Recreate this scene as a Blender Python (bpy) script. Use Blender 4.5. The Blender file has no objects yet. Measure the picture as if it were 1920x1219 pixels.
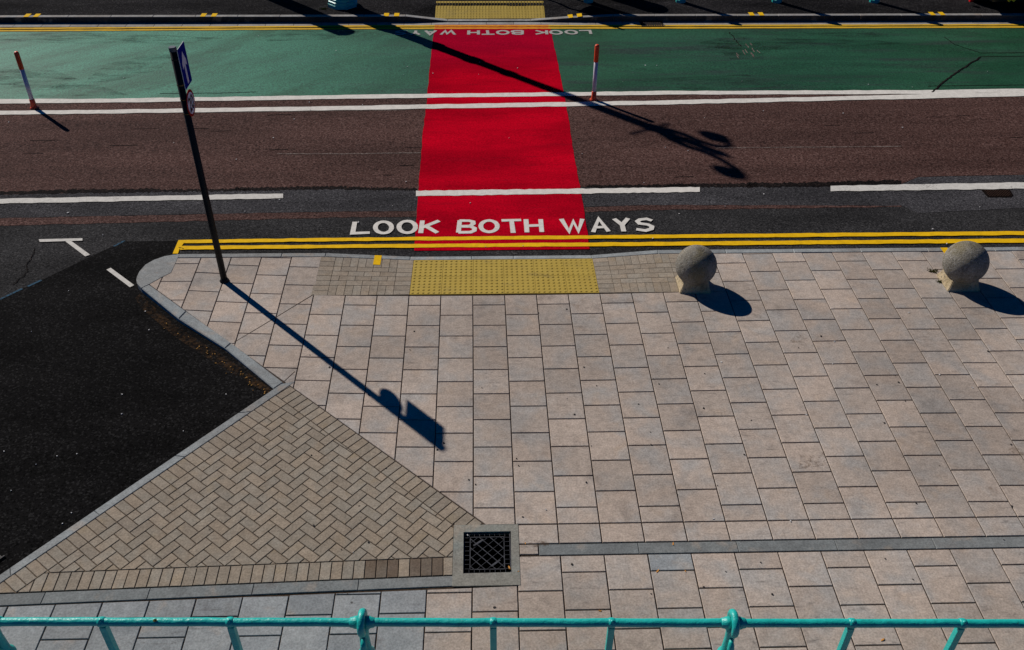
import bpy, bmesh, math, random
from mathutils import Vector, Matrix
random.seed(7)
sc = bpy.context.scene
PI = math.pi

# ------------------------------------------------------------------ camera
CAM = Vector((0.1741, -9.4207, 6.8042))
FPX = 1732.33
RIGHT = Vector((0.9996, -0.0266, 0.0073)).normalized()
FWD = Vector((0.0255, 0.7900, -0.6125)).normalized()
RIGHT = (RIGHT - FWD * RIGHT.dot(FWD)).normalized()
DOWN = FWD.cross(RIGHT)
cam_d = bpy.data.cameras.new('camera')
cam = bpy.data.objects.new('camera', cam_d)
sc.collection.objects.link(cam)
cam_d.sensor_width = 36.0
cam_d.lens = FPX * 36.0 / 1920.0
cam_d.clip_end = 2000.0
cam.matrix_world = Matrix(((RIGHT.x, -DOWN.x, -FWD.x, CAM.x),
                           (RIGHT.y, -DOWN.y, -FWD.y, CAM.y),
                           (RIGHT.z, -DOWN.z, -FWD.z, CAM.z),
                           (0, 0, 0, 1)))
sc.camera = cam

# ------------------------------------------------------------------ light
SUN_EL = math.radians(36.2)
SUN_DIR = Vector((-0.688 * math.cos(SUN_EL), 0.726 * math.cos(SUN_EL), math.sin(SUN_EL))).normalized()
w = bpy.data.worlds.new('World')
sc.world = w
w.use_nodes = True
nt = w.node_tree
bg = nt.nodes['Background']
sky = nt.nodes.new('ShaderNodeTexSky')
sky.sky_type = 'NISHITA'
sky.sun_disc = False
sky.sun_elevation = SUN_EL
sky.sun_rotation = math.atan2(SUN_DIR.x, SUN_DIR.y)
sky.altitude = 3000.0
sky.air_density = 0.5
sky.dust_density = 0.0
sky.ozone_density = 10.0
hsv = nt.nodes.new('ShaderNodeHueSaturation')
hsv.inputs['Saturation'].default_value = 1.35
nt.links.new(sky.outputs['Color'], hsv.inputs['Color'])
nt.links.new(hsv.outputs['Color'], bg.inputs['Color'])
bg.inputs['Strength'].default_value = 0.072
sun_d = bpy.data.lights.new('sun', 'SUN')
sun_d.energy = 5.0
sun_d.angle = math.radians(0.5)
sun_d.color = (1.0, 0.95, 0.88)
sun = bpy.data.objects.new('sun', sun_d)
sc.collection.objects.link(sun)
sun.rotation_euler = SUN_DIR.to_track_quat('Z', 'Y').to_euler()
sun.location = (-20, 20, 25)
sc.view_settings.view_transform = 'Standard'
sc.view_settings.look = 'None'
sc.view_settings.exposure = -0.33
sc.view_settings.gamma = 1.0

# ------------------------------------------------------------------ survey helpers
SLOPE = 0.03          # crossfall of the carriageway towards the far side
FARZ = -0.265         # level of the far footway


def zroad(y):
    return min(-0.1 - SLOPE * (y - 0.9), -0.012)


def ray(px, py):
    return RIGHT * ((px - 960.0) / FPX) + DOWN * ((py - 609.5) / FPX) + FWD


def at(px, py, z=0.0):
    """surveyed point on a level plane"""
    d = ray(px, py)
    t = (z - CAM.z) / d.z
    return CAM + d * t


def rd(px, py):
    """surveyed point on the sloping carriageway"""
    d = ray(px, py)
    t = (-0.1 - SLOPE * (CAM.y - 0.9) - CAM.z) / (d.z + SLOPE * d.y)
    p = CAM + d * t
    return (p.x, p.y)


def pv(px, py):
    p = at(px, py, 0.0)
    return (p.x, p.y)


def fp(px, py):
    p = at(px, py, FARZ)
    return (p.x, p.y)


# ------------------------------------------------------------------ object helpers
def link(o, parent=None):
    sc.collection.objects.link(o)
    if parent is not None:
        o.parent = parent
    return o


def obj(name, bm, mat, parent=None, smooth=False):
    me = bpy.data.meshes.new(name)
    bmesh.ops.recalc_face_normals(bm, faces=bm.faces) if smooth == 'recalc' else None
    bm.to_mesh(me)
    bm.free()
    if mat is not None:
        me.materials.append(mat)
    if smooth:
        for p in me.polygons:
            p.use_smooth = True
    return link(bpy.data.objects.new(name, me), parent)


def tag(o, label=None, cat=None, group=None, kind=None):
    if label:
        o['label'] = label
    if cat:
        o['category'] = cat
    if group:
        o['group'] = group
    if kind:
        o['kind'] = kind
    return o


def thing(name, label, cat, loc=(0, 0, 0), rz=0.0, group=None):
    o = bpy.data.objects.new(name, None)
    o.empty_display_size = 0.2
    link(o)
    o.location = loc
    o.rotation_euler = (0, 0, rz)
    return tag(o, label, cat, group)


def dup(root, loc, label, rz=None):
    r = root.copy()
    link(r)
    r.location = loc
    if rz is not None:
        r.rotation_euler = (0, 0, rz)
    r['label'] = label
    for ch in list(root.children):
        c = ch.copy()
        link(c, r)
        for g in list(ch.children):
            link(g.copy(), c)
    return r


def poly_area(p):
    return 0.5 * sum(p[i][0] * p[(i + 1) % len(p)][1] - p[(i + 1) % len(p)][0] * p[i][1] for i in range(len(p)))


def ccw(p):
    p = [tuple(q[:2]) for q in p]
    return p if poly_area(p) > 0 else p[::-1]


def clip(poly, a, b):
    """keep the part of a polygon left of the line a->b"""
    out = []
    n = len(poly)
    def s(p):
        return (b[0] - a[0]) * (p[1] - a[1]) - (b[1] - a[1]) * (p[0] - a[0])
    for i in range(n):
        p, q = poly[i], poly[(i + 1) % n]
        sp, sq = s(p), s(q)
        if sp >= 0:
            out.append(p)
        if (sp > 0 > sq) or (sp < 0 < sq):
            t = sp / (sp - sq)
            out.append((p[0] + (q[0] - p[0]) * t, p[1] + (q[1] - p[1]) * t))
    return out


def inset(poly, d):
    poly = ccw(poly)
    out = poly
    n = len(poly)
    for i in range(n):
        a, b = poly[i], poly[(i + 1) % n]
        L = math.hypot(b[0] - a[0], b[1] - a[1])
        if L < 1e-5:
            continue
        nx, ny = -(b[1] - a[1]) / L * d, (b[0] - a[0]) / L * d
        out = clip(out, (a[0] + nx, a[1] + ny), (b[0] + nx, b[1] + ny))
        if len(out) < 3:
            return []
    # drop duplicate points
    res = []
    for p in out:
        if not res or math.hypot(p[0] - res[-1][0], p[1] - res[-1][1]) > 1e-4:
            res.append(p)
    if len(res) > 2 and math.hypot(res[0][0] - res[-1][0], res[0][1] - res[-1][1]) < 1e-4:
        res.pop()
    return res if len(res) > 2 and poly_area(res) > 2e-4 else []


def paver(bm, poly, gap=0.0052, cham=0.004, zf=None, depth=0.012, lift=0.0):
    """one paving unit: arrised top, vertical sides"""
    z = zf or (lambda x, y: 0.0)
    o = inset(poly, gap)
    i = inset(poly, gap + cham)
    if len(o) < 3 or len(i) != len(o):
        if len(o) >= 3:
            vs = [bm.verts.new((p[0], p[1], z(p[0], p[1]) + lift)) for p in o]
            bm.faces.new(vs)
        return
    jz = random.uniform(-0.0008, 0.0008) + lift
    top = [bm.verts.new((p[0], p[1], z(*p) + jz)) for p in i]
    mid = [bm.verts.new((p[0], p[1], z(*p) + jz - cham)) for p in o]
    low = [bm.verts.new((p[0], p[1], z(*p) + jz - depth)) for p in o]
    bm.faces.new(top)
    n = len(o)
    for k in range(n):
        q = (k + 1) % n
        bm.faces.new((mid[k], mid[q], top[q], top[k]))
        bm.faces.new((low[k], low[q], mid[q], mid[k]))


def sheet(bm, poly, zf, lift=0.0):
    """flat polygon (any outline) lying on a surface"""
    p = ccw(poly)
    bm.faces.new([bm.verts.new((x, y, zf(x, y) + lift)) for x, y in p])


def zr(x, y):
    return zroad(y)


def interp(poly, x):
    if x <= poly[0][0]:
        a, b = poly[0], poly[1]
    elif x >= poly[-1][0]:
        a, b = poly[-2], poly[-1]
    else:
        for a, b in zip(poly, poly[1:]):
            if a[0] <= x <= b[0]:
                break
    return a[1] + (b[1] - a[1]) * (x - a[0]) / (b[0] - a[0])


def band(top, bot, x0, x1, n=60, jag=0.0, seed=0, proj=rd):
    """polygon between two surveyed edges, sampled along x; slightly ragged edges"""
    r = random.Random(seed)
    xs = [x0 + (x1 - x0) * i / n for i in range(n + 1)]
    up = [proj(x, interp(top, x) + r.uniform(-jag, jag)) for x in xs]
    dn = [proj(x, interp(bot, x) + r.uniform(-jag, jag)) for x in xs]
    return up, dn


def band_obj(name, top, bot, x0, x1, mat, parent, lift, n=60, jag=0.0, seed=0, proj=rd, zf=zr):
    up, dn = band(top, bot, x0, x1, n, jag, seed, proj)
    bm = bmesh.new()
    U = [bm.verts.new((p[0], p[1], zf(*p) + lift)) for p in up]
    D = [bm.verts.new((p[0], p[1], zf(*p) + lift)) for p in dn]
    for i in range(len(U) - 1):
        bm.faces.new((D[i], D[i + 1], U[i + 1], U[i]))
    return tag(obj(name, bm, mat, parent), kind='structure')


def stroke(bm, pts, wd, zf, lift, cap=0.0):
    """a painted stroke of constant width along a polyline"""
    P = [Vector((p[0], p[1])) for p in pts]
    L, R = [], []
    for i, p in enumerate(P):
        if i == 0:
            t = (P[1] - P[0]).normalized()
            p = p - t * cap
        elif i == len(P) - 1:
            t = (P[-1] - P[-2]).normalized()
            p = p + t * cap
        else:
            t = ((P[i + 1] - p).normalized() + (p - P[i - 1]).normalized())
            t = t.normalized() if t.length > 1e-6 else (P[i + 1] - p).normalized()
        nrm = Vector((-t.y, t.x))
        k = 1.0
        if 0 < i < len(P) - 1:
            c = nrm.dot(Vector((-(P[i + 1] - p).normalized().y, (P[i + 1] - p).normalized().x)))
            k = 1.0 / max(c, 0.45)
        jit = random.uniform(0.94, 1.06)
        a, b = p + nrm * wd / 2 * k * jit, p - nrm * wd / 2 * k * jit
        L.append(bm.verts.new((a.x, a.y, zf(a.x, a.y) + lift)))
        R.append(bm.verts.new((b.x, b.y, zf(b.x, b.y) + lift)))
    for i in range(len(P) - 1):
        bm.faces.new((R[i], R[i + 1], L[i + 1], L[i]))


def box(bm, c, s, rot=None, bev=0.0):
    m = Matrix.Translation(c) @ (rot.to_4x4() if rot is not None else Matrix.Identity(4)) @ Matrix.Diagonal((s[0], s[1], s[2], 1))
    r = bmesh.ops.create_cube(bm, size=1.0, matrix=m)
    if bev > 0:
        es = list({e for v in r['verts'] for e in v.link_edges})
        bmesh.ops.bevel(bm, geom=es, offset=bev, segments=2, affect='EDGES', profile=0.6)


def tube(bm, pts, radii, seg=16, cap=True):
    """swept round bar"""
    P = [Vector(p) for p in pts]
    if not isinstance(radii, (list, tuple)):
        radii = [radii] * len(P)
    rings = []
    prev = None
    for i, p in enumerate(P):
        t = (P[min(i + 1, len(P) - 1)] - P[max(i - 1, 0)]).normalized()
        if prev is None:
            u = t.orthogonal().normalized()
        else:
            u = (prev - t * prev.dot(t)).normalized()
        prev = u
        v = t.cross(u)
        rings.append([bm.verts.new(p + (u * math.cos(2 * PI * k / seg) + v * math.sin(2 * PI * k / seg)) * radii[i]) for k in range(seg)])
    for a, b in zip(rings, rings[1:]):
        for k in range(seg):
            bm.faces.new((a[k], a[(k + 1) % seg], b[(k + 1) % seg], b[k]))
    if cap:
        bm.faces.new(rings[0][::-1])
        bm.faces.new(rings[-1])


def lathe(bm, prof, seg=24, axis='Z', c=(0, 0, 0), phase=0.0):
    rings = []
    for r, h in prof:
        ring = []
        for k in range(seg):
            a = 2 * PI * k / seg + phase
            if axis == 'Z':
                p = (c[0] + r * math.cos(a), c[1] + r * math.sin(a), c[2] + h)
            else:
                p = (c[0] + h, c[1] + r * math.cos(a), c[2] + r * math.sin(a))
            ring.append(bm.verts.new(p))
        rings.append(ring)
    for a, b in zip(rings, rings[1:]):
        for k in range(seg):
            bm.faces.new((a[k], a[(k + 1) % seg], b[(k + 1) % seg], b[k]))
    bm.faces.new(rings[0][::-1])
    bm.faces.new(rings[-1])


# ------------------------------------------------------------------ materials
class N:
    def __init__(self, name, rough=0.8, spec=0.3):
        self.m = bpy.data.materials.new(name)
        self.m.use_nodes = True
        self.t = self.m.node_tree
        self.b = self.t.nodes['Principled BSDF']
        self.b.inputs['Roughness'].default_value = rough
        self.b.inputs['Specular IOR Level'].default_value = spec
        self.pos = self.t.nodes.new('ShaderNodeNewGeometry')

    def node(self, k, **kw):
        n = self.t.nodes.new(k)
        for a, v in kw.items():
            setattr(n, a, v)
        return n

    def put(self, sock, v):
        if hasattr(v, 'is_linked') or isinstance(v, bpy.types.NodeSocket):
            self.t.links.new(v, sock)
        else:
            if isinstance(v, (tuple, list)) and len(v) == 3 and sock.type == 'RGBA':
                v = (*v, 1.0)
            sock.default_value = v

    def scaled(self, sx, sy, sz, src=None):
        n = self.node('ShaderNodeVectorMath', operation='MULTIPLY')
        self.put(n.inputs[0], src or self.pos.outputs['Position'])
        n.inputs[1].default_value = (sx, sy, sz)
        return n.outputs[0]

    def noise(self, scale, detail=3.0, rough=0.55, vec=None, dist=0.0):
        n = self.node('ShaderNodeTexNoise')
        self.put(n.inputs['Vector'], vec or self.pos.outputs['Position'])
        n.inputs['Scale'].default_value = scale
        n.inputs['Detail'].default_value = detail
        n.inputs['Roughness'].default_value = rough
        n.inputs['Distortion'].default_value = dist
        return n.outputs['Fac']

    def voro(self, scale, out='Distance', vec=None, rnd=1.0):
        n = self.node('ShaderNodeTexVoronoi')
        self.put(n.inputs['Vector'], vec or self.pos.outputs['Position'])
        n.inputs['Scale'].default_value = scale
        n.inputs['Randomness'].default_value = rnd
        return n.outputs[out]

    def ramp(self, fac, lo, hi, a=0.0, b=1.0):
        n = self.node('ShaderNodeMapRange')
        n.interpolation_type = 'SMOOTHSTEP'
        self.put(n.inputs[0], fac)
        n.inputs[1].default_value = lo
        n.inputs[2].default_value = hi
        n.inputs[3].default_value = a
        n.inputs[4].default_value = b
        return n.outputs[0]

    def math(self, op, a, b=0.0):
        n = self.node('ShaderNodeMath', operation=op)
        self.put(n.inputs[0], a)
        self.put(n.inputs[1], b)
        return n.outputs[0]

    def mix(self, fac, a, b, mode='MIX'):
        n = self.node('ShaderNodeMix', data_type='RGBA', blend_type=mode)
        self.put(n.inputs[0], fac)
        self.put(n.inputs[6], a)
        self.put(n.inputs[7], b)
        return n.outputs[2]

    def island(self):
        return self.pos.outputs['Random Per Island']

    def white(self, v, add=0.0):
        n = self.node('ShaderNodeTexWhiteNoise', noise_dimensions='1D')
        self.put(n.inputs['W'], self.math('ADD', v, add))
        return n.outputs['Value']

    def sep(self):
        n = self.node('ShaderNodeSeparateXYZ')
        self.put(n.inputs[0], self.pos.outputs['Position'])
        return n.outputs

    def bump(self, h, strength=0.3, dist=0.004):
        n = self.node('ShaderNodeBump')
        n.inputs['Strength'].default_value = strength
        n.inputs['Distance'].default_value = dist
        self.put(n.inputs['Height'], h)
        self.t.links.new(n.outputs[0], self.b.inputs['Normal'])

    def color(self, c):
        self.put(self.b.inputs['Base Color'], c)

    def rough(self, r):
        self.put(self.b.inputs['Roughness'], r)


def m_asphalt(name, base, fleck, rough=0.9, spec=0.03, patch=0.3, fl_lo=0.55, stretch=None, grain=34.0):
    """bitumen with stone chips: coarse grain, soft worn patches, stray grit"""
    n = N(name, rough, spec)
    g = n.noise(grain, 3.0, 0.75)
    f = n.ramp(g, fl_lo, fl_lo + 0.12)
    g2 = n.voro(grain * 1.5, 'Color')
    sp = n.node('ShaderNodeSeparateXYZ')
    n.put(sp.inputs[0], g2)
    chip = n.ramp(sp.outputs[0], 0.78, 0.95)
    big = n.noise(0.9, 4.0, 0.6, vec=n.scaled(*(stretch or (0.5, 1.4, 1))))
    dk = n.ramp(big, 0.3, 0.72, 1.0 - patch, 1.0 + patch)
    c = n.mix(n.math('MAXIMUM', f, n.math('MULTIPLY', chip, 0.55)), base, fleck)
    dark = n.ramp(n.noise(grain * 1.3, 3.0, 0.7), 0.36, 0.52, 0.22, 1.0)
    k = n.math('MULTIPLY', dk, dark)
    comb = n.node('ShaderNodeCombineXYZ')
    for i in range(3):
        n.put(comb.inputs[i], k)
    c = n.mix(1.0, c, comb.outputs[0], 'MULTIPLY')
    grit = n.ramp(n.voro(9.0), 0.0, 0.035, 1.0, 0.0)
    gsel = n.ramp(n.noise(3.7, 2.0), 0.56, 0.6)
    c = n.mix(n.math('MULTIPLY', n.math('MULTIPLY', grit, gsel), 0.6), c, (0.35, 0.33, 0.32))
    n.color(c)
    n.bump(g, 0.5, 0.006)
    return n.m


def m_paint(name, base, under, wear=0.42, soft=0.08, rough=0.7, grain=0.8):
    n = N(name, 0.85, 0.08)
    v = n.noise(38, 4.0, 0.75)
    wv = n.ramp(n.math('ADD', v, n.math('MULTIPLY', n.noise(2.2, 3.0), 0.35)), wear - soft + 0.17, wear + soft + 0.17)
    tone = n.ramp(n.noise(14, 4.0, 0.7), 0.25, 0.75, grain, 1.05)
    comb = n.node('ShaderNodeCombineXYZ')
    for i in range(3):
        n.put(comb.inputs[i], tone)
    c = n.mix(1.0, base, comb.outputs[0], 'MULTIPLY')
    n.color(n.mix(wv, under, c))
    n.bump(n.noise(70, 2.0), 0.5, 0.004)
    return n.m


def m_plain(name, base, rough=0.5, spec=0.5, var=0.15, sc_=12.0, metal=0.0, bump=0.0):
    n = N(name, rough, spec)
    v = n.ramp(n.noise(sc_, 4.0, 0.6), 0.25, 0.75, 1.0 - var, 1.0 + var)
    comb = n.node('ShaderNodeCombineXYZ')
    for i in range(3):
        n.put(comb.inputs[i], v)
    n.color(n.mix(1.0, base, comb.outputs[0], 'MULTIPLY'))
    n.b.inputs['Metallic'].default_value = metal
    if bump:
        n.bump(n.noise(sc_ * 5, 3.0), bump, 0.003)
    return n.m


def m_slab(name, c1, c2, c3, tint=0.28, warm_c=(0.56, 0.41, 0.29), grime=1.0):
    """cast paving unit: cloudy bloom, warm stains, grimy rims and brushed streaks, different on each unit"""
    n = N(name, 0.85, 0.08)
    isl = n.island()
    r1, r2, r3 = n.white(isl, 1.3), n.white(isl, 7.7), n.white(isl, 3.1)
    c = n.mix(n.ramp(r1, 0.5 - tint, 0.5 + tint, 0.5 - tint, 0.5 + tint), c1, c2)
    off = n.node('ShaderNodeCombineXYZ')
    n.put(off.inputs[0], n.math('MULTIPLY', r2, 40.0))
    n.put(off.inputs[1], n.math('MULTIPLY', r3, 40.0))
    add = n.node('ShaderNodeVectorMath', operation='ADD')
    n.put(add.inputs[0], n.pos.outputs['Position'])
    n.put(add.inputs[1], off.outputs[0])
    v = add.outputs[0]
    cl = n.noise(2.6, 4.0, 0.5, vec=v, dist=0.3)
    c = n.mix(n.ramp(cl, 0.40, 0.70, 0.0, 0.9), c, c3)
    warm = n.noise(4.0, 3.0, 0.5, vec=n.scaled(1, 1, 1, v), dist=0.3)
    c = n.mix(n.ramp(warm, 0.56, 0.76, 0.0, 0.35), c, warm_c)
    # brushed grime streaks, heavier in some stretches of the footway
    st = n.noise(7.0, 5.0, 0.75, vec=n.scaled(0.6, 2.8, 1, v), dist=0.5)
    gsel = n.ramp(n.noise(0.5, 3.0), 0.40, 0.62)
    gr = n.math('MULTIPLY', n.ramp(st, 0.52, 0.78, 0.0, 0.75 * grime), n.math('ADD', n.math('MULTIPLY', gsel, 0.75), 0.25))
    c = n.mix(gr, c, (0.11, 0.095, 0.09))
    pat = n.ramp(n.noise(13.0, 4.0, 0.7, vec=v), 0.3, 0.72, 0.86, 1.1)
    fine = n.ramp(n.noise(52, 3.0, 0.7), 0.3, 0.7, 0.80, 1.17)
    lvl = n.ramp(r3, 0.0, 1.0, 0.90, 1.06)
    # foot-worn and dirty stretches, metres across, with ragged limits
    soil = n.noise(0.33, 5.0, 0.62, vec=n.scaled(0.8, 1.2, 1))
    c = n.mix(n.ramp(soil, 0.42, 0.64, 0.0, 0.34 * grime), c, (0.20, 0.165, 0.14))
    blot = n.noise(1.7, 5.0, 0.7, dist=0.4)
    c = n.mix(n.ramp(blot, 0.55, 0.72, 0.0, 0.38 * grime), c, (0.17, 0.14, 0.125))
    k = n.math('MULTIPLY', n.math('MULTIPLY', fine, lvl), pat)
    comb = n.node('ShaderNodeCombineXYZ')
    for i in range(3):
        n.put(comb.inputs[i], k)
    c = n.mix(1.0, c, comb.outputs[0], 'MULTIPLY')
    # damp rust and mould marks
    dm = n.noise(1.1, 5.0, 0.7)
    c = n.mix(n.ramp(dm, 0.66, 0.74, 0.0, 0.4), c, (0.16, 0.10, 0.06))
    sp = n.voro(1.9, 'Distance')
    c = n.mix(n.ramp(sp, 0.012, 0.03, 0.75, 0.0), c, (0.04, 0.033, 0.03))
    n.color(c)
    n.bump(n.noise(70, 3.0), 0.35, 0.003)
    return n.m


M = {}
M['asphalt'] = m_asphalt('grey asphalt', (0.030, 0.029, 0.030), (0.085, 0.082, 0.082))
M['asphalt_mid'] = m_asphalt('weathered grey asphalt', (0.048, 0.046, 0.050), (0.13, 0.125, 0.13))
M['asphalt_new'] = m_asphalt('new black asphalt', (0.0075, 0.007, 0.0072), (0.034, 0.033, 0.033), 0.9, 0.02, 0.4, 0.60)
M['asphalt_far'] = m_asphalt('dark footway asphalt', (0.013, 0.012, 0.013), (0.075, 0.07, 0.07), 0.9, 0.02, 0.5, 0.57)
M['brown'] = m_asphalt('brown asphalt', (0.072, 0.036, 0.030), (0.150, 0.088, 0.076), 0.9, 0.05, 0.22, 0.5, (0.25, 1.5, 1), 28.0)
M['tar'] = m_asphalt('tar seam', (0.010, 0.008, 0.008), (0.05, 0.035, 0.03), 0.9, 0.03, 0.3)


def m_green():
    n = N('green cycle lane coating', 0.6, 0.18)
    big = n.noise(0.8, 5.0, 0.62, vec=n.scaled(0.32, 1.3, 1), dist=0.5)
    c = n.mix(n.ramp(big, 0.3, 0.72), (0.009, 0.054, 0.023), (0.023, 0.098, 0.050))
    dirt = n.noise(1.3, 5.0, 0.7, vec=n.scaled(0.3, 2.4, 1))
    c = n.mix(n.ramp(dirt, 0.46, 0.72, 0.0, 0.85), c, (0.026, 0.042, 0.034))
    # sun glare painted into the colour: paler green towards the left end
    x = n.sep()[0]
    rot = n.node('ShaderNodeVectorRotate', rotation_type='Z_AXIS')
    n.put(rot.inputs['Vector'], n.pos.outputs['Position'])
    rot.inputs['Angle'].default_value = -0.75
    skew = n.scaled(0.35, 1.5, 1, rot.outputs[0])
    c = n.mix(n.math('MULTIPLY', n.ramp(x, 1.5, -7.0), n.ramp(n.noise(0.8, 4.0, 0.6, vec=skew), 0.30, 0.62, 0.25, 1.0)), c, (0.055, 0.225, 0.145))
    g = n.noise(34, 3.0, 0.75)
    fine = n.ramp(g, 0.3, 0.7, 0.5, 1.45)
    comb = n.node('ShaderNodeCombineXYZ')
    for i in range(3):
        n.put(comb.inputs[i], fine)
    c = n.mix(1.0, c, comb.outputs[0], 'MULTIPLY')
    spk = n.math('MULTIPLY', n.ramp(n.voro(3.1), 0.0, 0.03, 1.0, 0.0), n.ramp(n.noise(1.9), 0.55, 0.6))
    c = n.mix(spk, c, (0.5, 0.5, 0.48))
    n.color(c)
    n.bump(g, 0.5, 0.005)
    return n.m


def m_red():
    n = N('red crossing coating', 0.9, 0.0)
    big = n.noise(0.9, 4.0, 0.6, vec=n.scaled(0.5, 1.6, 1))
    c = n.mix(n.ramp(big, 0.3, 0.7), (0.33, 0.0015, 0.011), (0.56, 0.002, 0.016))
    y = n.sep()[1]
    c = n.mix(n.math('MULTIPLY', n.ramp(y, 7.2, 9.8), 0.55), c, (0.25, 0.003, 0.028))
    lines = n.noise(2.0, 4.0, 0.7, vec=n.scaled(0.5, 7.0, 1))
    c = n.mix(n.ramp(lines, 0.54, 0.74, 0.0, 0.55), c, (0.22, 0.005, 0.015))
    g = n.noise(36, 3.0, 0.75)
    fine = n.ramp(g, 0.3, 0.7, 0.72, 1.22)
    comb = n.node('ShaderNodeCombineXYZ')
    for i in range(3):
        n.put(comb.inputs[i], fine)
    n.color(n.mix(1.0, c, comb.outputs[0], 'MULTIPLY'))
    n.bump(g, 0.5, 0.004)
    return n.m


M['green'] = m_green()
M['red'] = m_red()
M['white'] = m_paint('white road paint', (0.73, 0.69, 0.63), (0.30, 0.28, 0.26), 0.33, 0.09)
M['white_old'] = m_paint('worn white road paint', (0.66, 0.63, 0.58), (0.12, 0.11, 0.1), 0.34, 0.1)
M['white_far'] = m_paint('faded white road paint', (0.42, 0.40, 0.38), (0.08, 0.11, 0.09), 0.37, 0.08)
M['yellow'] = m_paint('yellow road paint', (0.86, 0.50, 0.006), (0.40, 0.20, 0.01), 0.30, 0.07)
M['yellow_far'] = m_paint('weathered yellow road paint', (0.66, 0.40, 0.03), (0.24, 0.14, 0.02), 0.36, 0.08)
M['orange'] = m_paint('yellow paint over red coating', (0.72, 0.30, 0.02), (0.5, 0.07, 0.02), 0.38, 0.12)
M['blue_mark'] = m_paint('blue survey paint', (0.03, 0.09, 0.15), (0.018, 0.022, 0.028), 0.50, 0.08)
M['scuff'] = m_paint('pale scuff', (0.22, 0.18, 0.16), (0.085, 0.055, 0.048), 0.52, 0.05)
M['slab'] = m_slab('buff concrete slabs', (0.515, 0.412, 0.338), (0.48, 0.402, 0.342), (0.415, 0.388, 0.362))
M['slab_grey'] = m_slab('grey concrete slabs', (0.31, 0.325, 0.33), (0.34, 0.35, 0.35), (0.28, 0.295, 0.305))
M['brick'] = m_slab('brown paving bricks', (0.345, 0.275, 0.205), (0.31, 0.26, 0.205), (0.32, 0.285, 0.235), 0.3, (0.34, 0.25, 0.14), 0.6)
M['brick_dark'] = m_slab('oil stained bricks', (0.17, 0.125, 0.09), (0.13, 0.095, 0.07), (0.20, 0.165, 0.13), 0.3, (0.06, 0.04, 0.03), 1.0)
M['surround'] = m_slab('cast concrete surround', (0.27, 0.26, 0.225), (0.25, 0.25, 0.22), (0.24, 0.26, 0.24))
M['granite'] = m_slab('grey granite kerb', (0.30, 0.325, 0.33), (0.34, 0.36, 0.36), (0.27, 0.29, 0.295))
M['channel'] = m_slab('grey concrete channel', (0.21, 0.225, 0.225), (0.25, 0.26, 0.255), (0.18, 0.19, 0.19))
M['kerb_far'] = m_slab('stone far kerb', (0.36, 0.36, 0.35), (0.32, 0.31, 0.30), (0.27, 0.25, 0.23))
M['kerb_face'] = m_slab('kerb face with painted shade', (0.035, 0.034, 0.033), (0.03, 0.03, 0.03), (0.05, 0.047, 0.045))  # shade of the far kerb's front face, put into a near-black colour
M['brick_joint'] = m_plain('sandy brick joints', (0.115, 0.085, 0.06), 0.95, 0.1, 0.5, 30)
M['joint'] = m_plain('dark joint sand', (0.060, 0.042, 0.030), 0.95, 0.1, 0.4, 30)


def m_tactile():
    n = N('buff tactile paving', 0.75, 0.25)
    isl = n.island()
    c = n.mix(n.noise(5.0, 4.0, 0.6), (0.39, 0.265, 0.037), (0.48, 0.345, 0.062))
    c = n.mix(n.ramp(n.noise(2.4, 4.0, 0.7, vec=n.scaled(1, 1.4, 1)), 0.52, 0.75, 0.0, 0.6), c, (0.26, 0.19, 0.06))
    fine = n.ramp(n.noise(140, 2.0), 0.3, 0.7, 0.85, 1.12)
    comb = n.node('ShaderNodeCombineXYZ')
    for i in range(3):
        n.put(comb.inputs[i], fine)
    n.color(n.mix(1.0, c, comb.outputs[0], 'MULTIPLY'))
    n.bump(n.noise(120, 2.0), 0.3, 0.002)
    return n.m


M['tactile'] = m_tactile()


def m_iron():
    n = N('rusty cast iron', 0.7, 0.4)
    r = n.noise(9.0, 4.0, 0.65)
    n.color(n.mix(n.ramp(r, 0.4, 0.65), (0.018, 0.016, 0.017), (0.06, 0.03, 0.02)))
    n.bump(n.noise(80, 2.0), 0.4, 0.002)
    return n.m


M['iron'] = m_iron()
M['steel'] = m_plain('worn dark steel grate', (0.05, 0.051, 0.06), 0.6, 0.3, 0.6, 18, 0.3)
M['iron_brown'] = m_plain('brown rusted tread', (0.040, 0.020, 0.013), 0.85, 0.1, 0.4, 30)
M['pit_brown'] = m_plain('dark rusted iron', (0.007, 0.004, 0.003), 0.9, 0.05, 0.4, 30)
M['pit'] = m_plain('black drain pit', (0.004, 0.004, 0.004), 0.95, 0.05)
M['stone'] = None


def m_stone(name, a, b, speck):
    n = N(name, 0.9, 0.15)
    c = n.mix(n.ramp(n.noise(5.0, 5.0, 0.7), 0.3, 0.7), a, b)
    s = n.noise(55, 3.0, 0.8)
    c = n.mix(n.ramp(s, 0.54, 0.66), c, speck)
    d = n.noise(42, 2.0, 0.8)
    c = n.mix(n.ramp(d, 0.55, 0.68, 0.0, 0.7), c, (0.05, 0.042, 0.03))
    lich = n.noise(3.0, 4.0, 0.6)
    c = n.mix(n.ramp(lich, 0.5, 0.7, 0.0, 0.5), c, (0.17, 0.13, 0.04))
    streak = n.noise(4.0, 4.0, 0.7, vec=n.scaled(1.6, 1.6, 0.35))
    c = n.mix(n.ramp(streak, 0.5, 0.72, 0.0, 0.55), c, (0.06, 0.055, 0.045))
    pits = n.ramp(n.voro(30.0), 0.0, 0.18, 0.35, 1.0)
    comb = n.node('ShaderNodeCombineXYZ')
    for i in range(3):
        n.put(comb.inputs[i], pits)
    c = n.mix(1.0, c, comb.outputs[0], 'MULTIPLY')
    n.color(c)
    n.bump(n.math('ADD', s, n.math('MULTIPLY', pits, 0.6)), 1.0, 0.014)
    return n.m


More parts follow.
